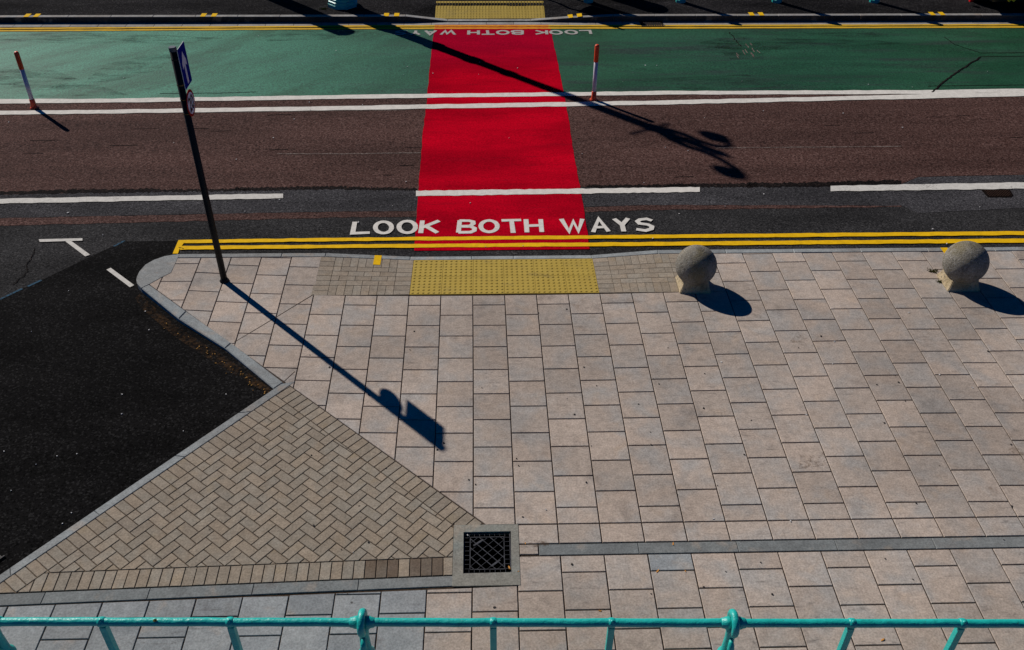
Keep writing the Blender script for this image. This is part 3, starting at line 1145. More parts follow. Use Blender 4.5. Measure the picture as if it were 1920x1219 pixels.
# ---- kerbs
bm = bmesh.new()
kx = [-3.96, -3.42, -2.56, -1.98, -0.86, -0.04, 0.52, 1.57, 2.46] + [2.46 + 0.915 * i for i in range(1, 40)]
def zk(x, y):
    return zcross(x, 0.9 + (y - KIN))
for a, b in zip(kx, kx[1:]):
    paver(bm, [(a, KIN), (b, KIN), (b, KOUT), (a, KOUT)], 0.0012, 0.008, zk, 0.16, 0.0015)
tag(obj('kerb', bm, M['granite']), kind='structure')
bm = bmesh.new()
side_o = [pv(264.4, 540), pv(335, 598), pv(421.7, 652.9), pv(513, 729)]
side_i = [pv(279.5, 533), pv(349.3, 583.4), pv(434, 642.3), pv(531.5, 717)]
for j in range(3):
    paver(bm, [side_o[j], side_o[j + 1], side_i[j + 1], side_i[j]], 0.0015, 0.010, None, 0.14, 0.0015)
fo = [pv(515, 727.7), pv(0, 1077)]
fi = [pv(543, 723), pv(0, 1094)]
L_ = (Vector(fo[1]) - Vector(fo[0])).length
cuts = [-0.03, 0.16, 0.415, 0.705, 0.97, 1.25, 1.55]
for a, b in zip(cuts, cuts[1:]):
    q = lambda e, t: (e[0][0] + (e[1][0] - e[0][0]) * t, e[0][1] + (e[1][1] - e[0][1]) * t)
    paver(bm, [q(fo, a), q(fo, b), q(fi, b), q(fi, a)], 0.0015, 0.005, None, 0.08, 0.002)
# bullnose end of the island, two cut stones
tipo = [(333, 477.5), (324.5, 478), (308.7, 480.7), (289, 487.5), (273, 496.5), (261.5, 509.5)]
tipo2 = [(261.5, 509.5), (257, 519), (255.6, 525), (257, 532), (264.4, 540)]
for q in ([pv(*p) for p in tipo] + [pv(320.5, 511.5), pv(336, 478)], [pv(*p) for p in tipo2] + [pv(279.5, 533), pv(301.5, 520.7), pv(320.5, 511.5)]):
    q = ccw(q)
    z1, z2 = 0.0035, -0.14
    top = [bm.verts.new((*p, z1)) for p in q]
    low = [bm.verts.new((*p, z2)) for p in q]
    bm.faces.new(top)
    for k in range(len(q)):
        bm.faces.new((low[k], low[(k + 1) % len(q)], top[(k + 1) % len(q)], top[k]))
tag(obj('kerb', bm, M['granite']), kind='structure')
bm = bmesh.new()
for a, b in zip([0.615 + 0.915 * i for i in range(40)], [0.615 + 0.915 * (i + 1) for i in range(40)]):
    paver(bm, [(a, -4.071), (b, -4.071), (b, -3.943), (a, -3.943)], 0.002, 0.004, None, 0.012, 0.001)
el = [(-4.6, -4.395), (-4.0877, -4.398), (-0.155, -4.275)]
def chan(t0, t1):
    A_ = Vector((-0.155, -4.275)); B_ = Vector((-4.06, -4.384)); C_ = Vector((-0.155, -4.388)); D_ = Vector((-4.06, -4.509))
    p = lambda P, Q, t: tuple(P + (Q - P) * t)
    paver(bm, [p(A_, B_, t0), p(A_, B_, t1), p(C_, D_, t1), p(C_, D_, t0)], 0.002, 0.004, None, 0.012, 0.001)
for a, b in zip((0, .215, .45, .68, .91, 1.15, 1.4), (.215, .45, .68, .91, 1.15, 1.4, 1.7)):
    chan(a, b)
tag(obj('drain_channel', bm, M['channel']), kind='structure')

# ------------------------------------------------------------------ far side
KF = 10.76
def zfar(x, y):
    return FARZ
def zfk(x):
    wl = min(max((x + 1.55) / 0.62, 0), 1)
    wr = min(max((2.42 - x) / 0.92, 0), 1)
    return FARZ - 0.105 * min(wl, wr)
bm = bmesh.new()
a_ = -40.0
while a_ < 40:
    b_ = a_ + 0.915
    za, zb = zfk(a_), zfk(b_)
    f = lambda x, y, A0=a_, B0=b_, za=za, zb=zb: za + (zb - za) * (x - A0) / (B0 - A0)
    paver(bm, [(a_, KF), (b_, KF), (b_, KF + 0.13), (a_, KF + 0.13)], 0.002, 0.006, f, 0.2, 0.002)
    a_ = b_
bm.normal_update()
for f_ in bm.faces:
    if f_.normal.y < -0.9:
        f_.material_index = 1  # front faces take the painted-shade material
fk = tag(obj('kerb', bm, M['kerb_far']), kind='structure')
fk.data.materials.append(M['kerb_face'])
bm = bmesh.new()
a_ = -40.0
while a_ < 40:
    paver(bm, [(a_, KF - 0.27), (a_ + 0.6, KF - 0.27), (a_ + 0.6, KF + 0.01), (a_, KF + 0.01)], 0.003, 0.003, lambda x, y: zroad(y), 0.01, 0.006)
    a_ += 0.6
tag(obj('gutter', bm, M['kerb_far']), kind='structure')
bm = bmesh.new()
fx = [-60, -1.55, -0.93, 1.50, 2.42, 60]
fyv = [KF + 0.128, 11.6, 60]
G_ = [[bm.verts.new((x, y, (zfk(x) if y < 11 else FARZ) - (0.0 if y < 50 else 0.3))) for x in fx] for y in fyv]
for j in range(2):
    for i in range(len(fx) - 1):
        bm.faces.new((G_[j][i], G_[j][i + 1], G_[j + 1][i + 1], G_[j + 1][i]))
far = tag(obj('footway', bm, M['asphalt_far']), kind='structure')
bm = bmesh.new()
def zt(x, y):
    k = min(max((y - KF - .128) / (11.6 - KF - .128), 0), 1)
    return (FARZ - 0.105) * (1 - k) + FARZ * k + 0.004
for a in range(6):
    for b in range(2):
        xa, xb = -0.935 + 2.44 * a / 6, -0.935 + 2.44 * (a + 1) / 6
        ya, yb = KF + 0.135 + 0.42 * b, KF + 0.135 + 0.42 * (b + 1)
        paver(bm, [(xa, ya), (xb, ya), (xb, yb), (xa, yb)], 0.0015, 0.0015, zt, 0.01, 0.004)
        for u in range(6):
            for v in range(6):
                cx, cy = xa + (xb - xa) * (u + .5) / 6, ya + (yb - ya) * (v + .5) / 6
                z0 = zt(cx, cy) + 0.003
                r1 = [bm.verts.new((cx + 0.0145 * math.cos(2 * PI * k / 8), cy + 0.0145 * math.sin(2 * PI * k / 8), z0)) for k in range(8)]
                r2 = [bm.verts.new((cx + 0.010 * math.cos(2 * PI * k / 8), cy + 0.010 * math.sin(2 * PI * k / 8), z0 + 0.006)) for k in range(8)]
                for k in range(8):
                    bm.faces.new((r1[k], r1[(k + 1) % 8], r2[(k + 1) % 8], r2[k]))
                bm.faces.new(r2)
tag(obj('tactile_paving', bm, M['tactile'], far), kind='structure')
# loading ticks across the kerbs
for px, py, sk in ((50, 30.5, 6), (68, 30.5, 6), (383, 26.5, 3), (403, 26.5, 3), (726, 22, .5), (745, 22.5, -.5), (1069, 26, 0), (1086, 25.5, 0), (1406, 22.5, -3), (1424, 22.5, -3), (1743, 22, -4), (1761, 22, -4)):
    c = fp(px, py)
    s2 = 0.055
    z = FARZ if abs(px - 920) > 160 else None
    bm = bmesh.new()
    sheet(bm, [(c[0] - s2, KF + 0.012), (c[0] + s2, KF + 0.012), (c[0] + s2, KF + 0.21), (c[0] - s2, KF + 0.21)], lambda x, y: zfk(x), 0.006)
    tag(obj('yellow_mark', bm, M['yellow'], far), kind='structure')
for px in (708, 1777):
    c = pv(px, 476)
    bm = bmesh.new()
    x = c[0]
    sheet(bm, [(x - 0.045, 0.725), (x + 0.05, 0.72), (x + 0.05, KOUT - 0.012), (x - 0.045, KOUT - 0.012)], zcross, 0.0045)
    tag(obj('yellow_mark', bm, M['yellow'], pave), kind='structure')

# ================================================================== THINGS
# ---- drain with concrete surround in the footway
dr = thing('drain_grate', 'square black mesh drain grate in a concrete surround at the tip of the brick triangle', 'drain', (0.135, -4.04, 0))
bm = bmesh.new()
o = [(-0.305, -0.35), (0.298, -0.35), (0.298, 0.333), (-0.305, 0.336)]
i4 = [(-0.21, -0.218), (0.222, -0.212), (0.228, 0.252), (-0.213, 0.250)]
zt_ = 0.004
ov = [bm.verts.new((*p, zt_)) for p in o]
iv = [bm.verts.new((*p, zt_)) for p in i4]
il = [bm.verts.new((*p, -0.045)) for p in i4]
ol = [bm.verts.new((*p, -0.02)) for p in o]
for k in range(4):
    q = (k + 1) % 4
    bm.faces.new((ov[k], ov[q], iv[q], iv[k]))
    bm.faces.new((iv[k], iv[q], il[q], il[k]))
    bm.faces.new((ol[k], ol[q], ov[q], ov[k]))
obj('surround', bm, M['surround'], dr)
bm = bmesh.new()
rim = [(-0.216, -0.223), (0.231, -0.217), (0.233, 0.257), (-0.218, 0.255)]
pt = [bm.verts.new((*p, -0.03)) for p in rim]
pb = [bm.verts.new((*p, -0.7)) for p in rim]
bm.faces.new(pb)
for k in range(4):
    bm.faces.new((pt[k], pt[(k + 1) % 4], pb[(k + 1) % 4], pb[k]))
obj('pit', bm, M['pit'], dr)
bm = bmesh.new()
x0g, x1g, y0g, y1g = -0.205, 0.217, -0.207, 0.245
def bar(p, q, wd=0.008, h=0.006, zt=-0.012):
    wd, h = (wd * 0.75 if wd > 0.006 else 0.0034), 0.006
    p, q = Vector((*p, 0)), Vector((*q, 0))
    d = q - p
    rot = Matrix.Rotation(math.atan2(d.y, d.x), 3, 'Z')
    c = (p + q) / 2
    box(bm, (c.x, c.y, zt - h / 2), (d.length, wd, h), rot)
for p, q in (((x0g, y0g), (x1g, y0g)), ((x0g, y1g), (x1g, y1g)), ((x0g, y0g), (x0g, y1g)), ((x1g, y0g), (x1g, y1g))):
    bar(p, q, 0.012)
ins = 0.055
xi0, xi1, yi0, yi1 = x0g + ins, x1g - ins, y0g + ins * .8, y1g - ins * .8
for p, q in (((xi0, yi0), (xi1, yi0)), ((xi0, yi1), (xi1, yi1)), ((xi0, yi0), (xi0, yi1)), ((xi1, yi0), (xi1, yi1))):
    bar(p, q, 0.010)
for k in range(1, 9):
    y = y0g + (y1g - y0g) * k / 9
    bar((x0g, y), (xi0, y), 0.005); bar((xi1, y), (x1g, y), 0.005)
    x = x0g + (x1g - x0g) * k / 9
    bar((x, y0g), (x, yi0), 0.005); bar((x, yi1), (x, y1g), 0.005)
def clip_line(p, d):
    t0, t1 = -9, 9
    for a, lo, hi in ((0, xi0, xi1), (1, yi0, yi1)):
        if abs(d[a]) < 1e-6:
            continue
        u, v = (lo - p[a]) / d[a], (hi - p[a]) / d[a]
        t0, t1 = max(t0, min(u, v)), min(t1, max(u, v))
    return ((p[0] + d[0] * t0, p[1] + d[1] * t0), (p[0] + d[0] * t1, p[1] + d[1] * t1)) if t1 - t0 > 0.02 else None
cxg, cyg = (xi0 + xi1) / 2, (yi0 + yi1) / 2
for k in range(-4, 5):
    s = clip_line((cxg + 0.05 * k, cyg + 0.05 * k), (1, -1.05))
    if s:
        bar(*s, 0.009, 0.022, -0.010)
    s = clip_line((cxg + 0.045 * k, cyg - 0.045 * k), (1, 0.95))
    if s:
        bar(*s, 0.005, 0.015, -0.016)
bar((xi0 + .03, yi1 - .10), (xi0 + .12, yi1 - .03), 0.024, 0.012, -0.009)
bar((xi1 - .12, yi0 + .03), (xi1 - .04, yi0 + .10), 0.024, 0.012, -0.009)
obj('grate', bm, M['steel'], dr)

# small grate at the left edge
c = at(4, 1057, -0.01)
g2 = thing('drain_grate', 'small rusty drain grate against the flush kerb at the left edge', 'drain', (c.x - 0.24, c.y + 0.0, -0.008), math.radians(51))
bm = bmesh.new()
box(bm, (0, 0, 0.004), (0.42, 0.28, 0.006))
obj('pit', bm, M['pit'], g2)
bm = bmesh.new()
for k in range(7):
    box(bm, (-0.18 + 0.06 * k, 0, 0.012), (0.014, 0.26, 0.012), None, 0.002)
for s in (-1, 1):
    box(bm, (0, s * 0.135, 0.012), (0.42, 0.014, 0.014), None, 0.002)
obj('grate', bm, M['iron'], g2)

# iron cover by the broken white line
c = rd(1870, 363.5)
cv = thing('manhole_cover', 'rusty patterned iron cover in the grey road below the right broken white line', 'manhole cover', (c[0], c[1], zroad(c[1]) + 0.0045))
P = [rd(1839, 356), rd(1893, 355.5), rd(1900, 367), rd(1896, 371), rd(1852, 371)]
P = ccw([(p[0] - c[0], p[1] - c[1]) for p in P])
tilt = lambda x, y: -SLOPE * y
bm = bmesh.new()
paver(bm, P, 0.0, 0.004, tilt, 0.006, 0.006)
obj('frame', bm, M['pit_brown'], cv)
bm = bmesh.new()
xs2 = [p[0] for p in P]; ys2 = [p[1] for p in P]
inn = inset(P, 0.03)
y = min(ys2)
r_ = 0
while y < max(ys2):
    x = min(xs2) + (0.02 if r_ % 2 else 0)
    while x < max(xs2):
        q = ccw([(x - .012, y), (x, y - .012), (x + .012, y), (x, y + .012)])
        ok = q
        for a, b in zip(inn, inn[1:] + inn[:1]):
            ok = clip(ok, a, b) if ok else []
        if len(ok) >= 4:
            paver(bm, ok, 0.0, 0.002, tilt, 0.005, 0.011)
        x += 0.04
    y += 0.02
    r_ += 1
obj('tread_pattern', bm, M['iron_brown'], cv)

# gully at the far kerb
c = rd(1222, 45.5)
gl = thing('gully_grate', 'black iron gully grate set in the far gutter right of the crossing', 'drain', (c[0], c[1], zroad(c[1]) + 0.007))
bm = bmesh.new()
box(bm, (0, 0, 0.002), (0.50, 0.33, 0.012))
obj('frame', bm, M['pit'], gl)
bm = bmesh.new()
for k in range(9):
    box(bm, (-0.2 + 0.05 * k, 0, 0.010), (0.014, 0.30, 0.012), Matrix.Rotation(0.5, 3, 'Z'))
for s in (-1, 1):
    box(bm, (0, s * 0.155, 0.011), (0.50, 0.018, 0.014))
obj('grate', bm, M['iron'], gl)

# ---- sign post
b0 = Vector((-3.186, 0.335, 0))
sp = thing('sign_post', 'black post with a blue arrow sign above a round 20 limit sign', 'road sign', b0)
bm = bmesh.new()
tube(bm, [(0, 0, -0.005), (0, 0, 0.9), (0, 0, 3.035)], [0.041, 0.040, 0.039], 20)
obj('pole', bm, M['black'], sp, True)
bm = bmesh.new()
lathe(bm, [(0.06, 0.0), (0.06, 0.012), (0.046, 0.03), (0.043, 0.05)], 20)
obj('base_collar', bm, M['black'], sp, True)
bm = bmesh.new()
lathe(bm, [(0.0405, 3.02), (0.0415, 3.06), (0.036, 3.066)], 20)
obj('cap', bm, M['capgrey'], sp, False)
def plate(name, outline, mat, x, th, parent):
    """flat plate in the plane facing +x; outline in (y, z)"""
    bm = bmesh.new()
    f_ = [bm.verts.new((x, p[0], p[1])) for p in outline]
    k_ = [bm.verts.new((x - th, p[0], p[1])) for p in outline]
    bm.faces.new(f_)
    bm.faces.new(k_[::-1])
    n = len(outline)
    for i in range(n):
        bm.faces.new((k_[i], k_[(i + 1) % n], f_[(i + 1) % n], f_[i]))
    bmesh.ops.recalc_face_normals(bm, faces=bm.faces)
    return obj(name, bm, mat, parent)
def rrect(y0, y1, z0, z1, r, seg=4):
    pts = []
    for cy, cz, a0 in ((y1 - r, z1 - r, 0), (y0 + r, z1 - r, 90), (y0 + r, z0 + r, 180), (y1 - r, z0 + r, 270)):
        for k in range(seg + 1):
            a = math.radians(a0 + 90 * k / seg)
            pts.append((cy + r * math.cos(a), cz + r * math.sin(a)))
    return pts
SX = 0.046
sx_ = SX - 0.012
panel = plate('direction_sign', rrect(-0.010, 0.274, 2.572, 3.030, 0.015), M['sign_white'], SX, 0.004, sp)
plate('blue_face', rrect(-0.004, 0.268, 2.578, 3.024, 0.012), M['sign_blue'], SX + 0.0015, 0.001, panel)
yc = 0.132
arrow = [(yc - 0.026, 2.605), (yc + 0.026, 2.605), (yc + 0.026, 2.815), (yc + 0.075, 2.785), (yc + 0.078, 2.85), (yc, 2.965), (yc - 0.078, 2.85), (yc - 0.075, 2.785), (yc - 0.026, 2.815)]
plate('arrow', arrow, M['sign_white'], SX + 0.003, 0.001, panel)
plate('back_face', rrect(-0.008, 0.272, 2.574, 3.028, 0.014), M['sign_back'], SX - 0.0045, 0.001, panel)
zc, yd, R_ = 2.392, 0.07, 0.15
circ = lambda r: [(yd + r * math.cos(2 * PI * k / 40), zc + r * math.sin(2 * PI * k / 40)) for k in range(40)]
disc = plate('speed_sign', circ(R_), M['sign_red'], SX, 0.004, sp)
plate('white_face', circ(R_ * 0.80), M['sign_white'], SX + 0.0015, 0.001, disc)
plate('back_face', circ(R_ * 0.99), M['sign_back'], SX - 0.0045, 0.001, disc)
fc = bpy.data.curves.new('numerals', 'FONT')
fc.body = '20'
fc.size = 0.225
fc.align_x = 'CENTER'
fc.offset = 0.004
fc.extrude = 0.0005
tmp = bpy.data.objects.new('numerals_curve', fc)
sc.collection.objects.link(tmp)
dg = bpy.context.evaluated_depsgraph_get()
me = bpy.data.meshes.new_from_object(tmp.evaluated_get(dg))
bpy.data.objects.remove(tmp)
me.materials.clear()
me.materials.append(M['black'])
zs = [v.co.y for v in me.vertices]; xs3 = [v.co.x for v in me.vertices]
mz, mx = (min(zs) + max(zs)) / 2, (min(xs3) + max(xs3)) / 2
for v in me.vertices:
    v.co = Vector((SX + 0.003 + v.co.z, yd + (v.co.x - mx) * 0.80, zc + (v.co.y - mz)))
num = bpy.data.objects.new('numerals', me)
link(num, disc)
for z in (2.64, 2.93, 2.30, 2.47):
    bm = bmesh.new()
    lathe(bm, [(0.0415, z - 0.006), (0.0415, z + 0.006)], 20)
    box(bm, (0.025, 0.05, z), (0.03, 0.07, 0.02), None, 0.003)
    obj('clip', bm, M['brass'] if z != 2.93 else M['black'], sp)

# ---- flexible marker posts between the white lines
def marker(px, py, h, label, lean=0.0):
    p = rd(px, py)
    t = thing('marker_post', label, 'bollard', (p[0], p[1], zroad(p[1]) + 0.004), 0, 'flexible marker posts between the white lines')
    bm = bmesh.new()
    lathe(bm, [(0.075, 0.0), (0.075, 0.012), (0.055, 0.03), (0.047, 0.06), (0.044, 0.165), (0.040, 0.17)], 24)
    obj('base', bm, M['orange_plastic'], t, True)
    bm = bmesh.new()
    lathe(bm, [(0.037, 0.165), (0.037, 0.4), (0.038, 0.405), (0.037, 0.41), (0.037, h * .70)], 24)
    obj('reflective_sleeve', bm, M['reflective'], t, True)
    bm = bmesh.new()
    lathe(bm, [(0.040, h * .70), (0.041, h * .705), (0.041, h - 0.03), (0.036, h - 0.012), (0.024, h), (0.006, h + 0.002)], 24)
    obj('top_sleeve', bm, M['orange_plastic'], t, True)
    return t
marker(1113, 188, 1.035, 'orange topped white marker post standing beside the red crossing')
marker(65, 203, 1.03, 'orange topped grey marker post at the left end of the green lane')

# ---- stone ball bollards
def ball(px_, py_, r, label, lz, sx=0.4, sy=0.44):
    c = (px_, py_)
    t = thing('ball_bollard', label, 'bollard', (c[0], c[1], 0), 0, 'stone ball bollards along the kerb')
    bm = bmesh.new()
    lv = [(0.5, -0.02), (0.5, 0.012), (0.475, 0.03), (0.43, 0.075), (0.40, 0.13), (0.385, 0.165)]
    rings = []
    for s, z in lv:
        ring = []
        for (a, b) in ((-1, -1), (1, -1), (1, 1), (-1, 1)):
            ring.append(bm.verts.new((a * s * sx, b * s * sy, z)))
        rings.append(ring)
    for A_, B_ in zip(rings, rings[1:]):
        for k in range(4):
            bm.faces.new((A_[k], A_[(k + 1) % 4], B_[(k + 1) % 4], B_[k]))
    bm.faces.new(rings[-1])
    bmesh.ops.bevel(bm, geom=[e for e in bm.edges if abs(e.verts[0].co.z - e.verts[1].co.z) > 1e-4], offset=0.008, segments=2, affect='EDGES')
    obj('plinth', bm, M['plinth'], t)
    bm = bmesh.new()
    bmesh.ops.create_icosphere(bm, subdivisions=5, radius=r, matrix=Matrix.Translation((0, 0, lz)))
    obj('ball', bm, M['stone'], t, True)
    return t
ball(2.789, 0.142, 0.257, 'grey stone ball on a sandy plinth beside the brown bricks', 0.308, 0.4, 0.36)
ball(6.212, 0.138, 0.27, 'grey stone ball on a pale plinth with weeds by the right edge', 0.322, 0.42, 0.38)

# ---- turquoise railing in the foreground
RZ = 1.1
ra, rb = at(190, 1166, RZ), at(1804, 1169, RZ)
rdir = (rb - ra).normalized()
ryaw = math.atan2(rdir.y, rdir.x)
rl_ = thing('railing', 'turquoise painted iron railing across the foreground', 'railing', (ra.x, ra.y, 0.0), ryaw)
def along(px):
    d = ray(px, 1168)
    p = at(px, 1168, RZ)
    return (p - ra).dot(rdir)
s_post = [along(679), along(1375)]
pitch = s_post[1] - s_post[0]
LO, HI = s_post[0] - 2 * pitch, s_post[1] + 2 * pitch
bm = bmesh.new()
pts = [(LO + (HI - LO) * k / 120, 0.0015 * math.sin(k * 1.7), RZ + 0.0015 * math.sin(k * 0.9)) for k in range(121)]
tube(bm, pts, 0.0305, 24)
obj('top_rail', bm, M['turq'], rl_, True)
for z, r in ((0.70, 0.022), (0.30, 0.022)):
    bm = bmesh.new()
    tube(bm, [(LO, 0, z), (HI, 0, z)], r, 16)
    obj('mid_rail', bm, M['turq'], rl_, True)
def rail_post(s):
    bm = bmesh.new()
    lathe(bm, [(0.13, 0.0), (0.13, 0.05), (0.10, 0.09), (0.07, 0.13), (0.052, 0.22), (0.05, 0.5), (0.043, 0.66), (0.062, 0.69), (0.066, 0.71), (0.062, 0.73), (0.042, 0.76), (0.036, 0.92), (0.038, 1.0), (0.046, 1.03), (0.036, 1.09)], 24, 'Z', (s, 0, 0))
    p = obj('post', bm, M['turq'], rl_, True)
    # scrolled bracket on the shaft
    bm = bmesh.new()
    tube(bm, [(s, -0.030, 0.80), (s, -0.062, 0.83), (s, -0.075, 0.88), (s, -0.062, 0.925), (s, -0.034, 0.96)], [0.014, 0.022, 0.026, 0.022, 0.012], 12)
    obj('bracket', bm, M['turq'], p, True)
    bm = bmesh.new()
    lathe(bm, [(0.03, -0.020), (0.058, -0.021), (0.066, -0.026), (0.084, -0.026), (0.096, -0.018), (0.102, 0.0), (0.096, 0.018), (0.084, 0.026), (0.066, 0.026), (0.058, 0.021), (0.03, 0.020)], 32, 'X', (s, 0, RZ - 0.005))
    for sg in (-1, 1):
        lathe(bm, [(0.040, sg * 0.016), (0.047, sg * 0.034), (0.045, sg * 0.055), (0.040, sg * 0.062), (0.036, sg * 0.085), (0.030, sg * 0.09)], 24, 'X', (s, 0, RZ))
    bmesh.ops.recalc_face_normals(bm, faces=bm.faces)
    obj('collar', bm, M['turq'], p, True)
def baluster(s):
    bm = bmesh.new()
    box(bm, (s, 0, 0.52), (0.048, 0.05, 1.08), None, 0.006)
    p = obj('baluster', bm, M['turq'], rl_)
    bm = bmesh.new()
    lathe(bm, [(0.028, -0.026), (0.034, -0.022), (0.0365, -0.010), (0.037, 0.0), (0.0365, 0.010), (0.034, 0.022), (0.028, 0.026)], 24, 'X', (s, 0, RZ))
    bmesh.ops.create_uvsphere(bm, u_segments=16, v_segments=10, radius=0.014, matrix=Matrix.Translation((s, -0.012, RZ + 0.032)))
    bmesh.ops.recalc_face_normals(bm, faces=bm.faces)
    obj('knuckle', bm, M['turq'], p, True)
for k in range(-2, 3):
    rail_post(s_post[0] + pitch * k if k != 1 else s_post[1])
for px in (190, 431, 925, 1147, 1597, 1804):
    baluster(along(px))
for s in (s_post[0] - pitch * 1.33, s_post[0] - pitch * 1.67, s_post[1] + pitch * 1.33, s_post[1] + pitch * 1.67):
    baluster(s)
bm = bmesh.new()
for k in range(9):
    a = random.uniform(0, 6.28)
    box(bm, (along(292) + random.uniform(-.012, .014), -0.005 + random.uniform(-.01, .005), RZ + 0.031), (0.014, 0.006, 0.004), Matrix.Rotation(a, 3, 'Z'))
obj('lichen', bm, M['moss'], rl_)

# ---- lamp column on the far footway
lb = at(643, 9.5, FARZ)
lc = thing('lamp_column', 'turquoise cast iron lamp column base at the top edge left of the crossing', 'street lamp', (lb.x, lb.y, FARZ))
OCT = PI / 8
bm = bmesh.new()
lathe(bm, [(0.34, 0.0), (0.34, 0.07), (0.325, 0.085), (0.325, 0.13), (0.30, 0.145), (0.30, 0.19), (0.27, 0.21), (0.25, 0.27), (0.235, 0.30), (0.225, 0.9), (0.25, 0.94), (0.25, 1.0), (0.20, 1.06)], 8, 'Z', (0, 0, 0), OCT)
obj('base', bm, M['turq_far'], lc)
bm = bmesh.new()
lathe(bm, [(0.20, 1.05), (0.21, 1.15), (0.17, 1.3), (0.155, 2.1), (0.185, 2.18), (0.185, 2.3), (0.145, 2.4), (0.14, 3.0), (0.165, 3.06), (0.165, 3.2), (0.125, 3.3), (0.115, 3.8), (0.14, 3.86), (0.14, 3.96), (0.11, 4.05), (0.12, 5.0), (0.12, 6.5), (0.14, 6.55), (0.14, 6.65), (0.09, 6.75), (0.08, 7.6), (0.10, 7.66), (0.03, 7.85)], 20)
obj('shaft', bm, M['turq_far'], lc, True)
bm = bmesh.new()
tube(bm, [(-0.42, -0.25, 6.62), (0.3, 0.18, 6.62)], 0.035, 10)
obj('ladder_bar', bm, M['turq_far'], lc, True)
for sgn in (-1, 1):
    bm = bmesh.new()
    tube(bm, [(0, 0.03 * sgn, 6.7), (0, 0.20 * sgn, 6.9), (0, 0.25 * sgn, 7.15), (0, 0.20 * sgn, 7.4), (0, 0.25 * sgn, 7.65), (0, 0.42 * sgn, 7.85), (0, 0.58 * sgn, 7.92), (0, 0.68 * sgn, 7.9)], [0.075, 0.07, 0.065, 0.06, 0.058, 0.055, 0.05, 0.045], 12)
    arm = obj('arm', bm, M['turq_far'], lc, True)
    bm = bmesh.new()
    lathe(bm, [(0.03, 0.22), (0.08, 0.20), (0.14, 0.12), (0.165, 0.05), (0.16, -0.02), (0.13, -0.12), (0.08, -0.2), (0.03, -0.22)], 16, 'Z', (0, 0.68 * sgn, 7.70))
    obj('lantern', bm, M['glass'], arm, True)

lc.scale.z = 0.98

# ---- turquoise bollards along the far footway
fb = thing('bollard', 'turquoise bollard foot at the top edge beside the yellow tactile slabs', 'bollard', (0, 0, 0), 0, 'turquoise bollards on the far footway')
bm = bmesh.new()
lathe(bm, [(0.115, 0.0), (0.115, 0.06), (0.098, 0.08), (0.085, 0.14), (0.075, 0.75), (0.09, 0.80), (0.09, 0.86), (0.070, 0.90)], 8, 'Z', (0, 0, 0), OCT)
obj('shaft', bm, M['turq_far'], fb)
bm = bmesh.new()
lathe(bm, [(0.07, 0.895), (0.095, 0.93), (0.10, 0.98), (0.085, 1.04), (0.05, 1.085), (0.012, 1.10)], 20)
obj('finial', bm, M['turq_far'], fb, True)
for k, (px, lab) in enumerate(((1103, 'turquoise bollard foot in shadow, nearest to the yellow tactile slabs'), (1276, 'turquoise bollard foot at the top edge above the gully grate'),
                               (1456, 'turquoise bollard foot at the top edge right of a pair of yellow kerb marks'), (1639, 'turquoise bollard foot nearest the black vehicle at the top edge'))):
    p = at(px, 3.5, FARZ)
    if k == 0:
        fb.location = (p.x, p.y, FARZ)
        fb['label'] = lab
    else:
        dup(fb, (p.x, p.y, FARZ), lab)

# ---- street furniture just beyond the top edge, known from the shadows it throws
def slx(x, y, h):
    """foot of an upright of height h whose shadow ends at x, y"""
    L = h / math.tan(SUN_EL)
    d = Vector((-SUN_DIR.x, -SUN_DIR.y)).normalized()
    return x - d.x * L, y - d.y * L
tx, ty = rd(638, 58)
fx_, fy_ = slx(tx, ty, 2.45)
pl = thing('information_pillar', 'broad octagonal pillar beyond the top edge, its blunt shadow crossing the far kerb', 'pillar', (fx_, fy_, FARZ))
bm = bmesh.new()
lathe(bm, [(0.26, 0), (0.26, 0.15), (0.22, 0.2), (0.22, 2.0), (0.24, 2.03), (0.24, 2.45)], 8, 'Z', (0, 0, 0), OCT)
obj('shaft', bm, M['turq_far'], pl)
tx, ty = fp(1240, 20)
fx_, fy_ = slx(tx, ty, 1.25)
bn = thing('litter_bin', 'round litter bin beyond the top edge, its domed shadow above the gully grate', 'bin', (fx_, fy_, FARZ))
bm = bmesh.new()
lathe(bm, [(0.26, 0), (0.28, 0.05), (0.28, 0.95), (0.30, 0.97), (0.30, 1.0)], 20)
obj('drum', bm, M['black'], bn, True)
bm = bmesh.new()
lathe(bm, [(0.30, 1.0), (0.29, 1.1), (0.22, 1.2), (0.08, 1.25)], 20)
obj('lid', bm, M['black'], bn, True)
tx, ty = rd(1183, 52)
fx_, fy_ = slx(tx, ty, 1.75)
bd = thing('display_board', 'notice board on two legs beyond the top edge, shadow crossing the far kerb', 'notice board', (fx_, fy_, FARZ), math.radians(40))
bm = bmesh.new()
box(bm, (-0.05, 0, 1.15), (0.5, 0.06, 0.7), None, 0.01)
obj('panel', bm, M['black'], bd)
for s in (-1, 1):
    bm = bmesh.new()
    box(bm, (s * 0.24, 0, 0.82), (0.06, 0.06, 1.64), None, 0.006)
    obj('leg', bm, M['black'], bd)

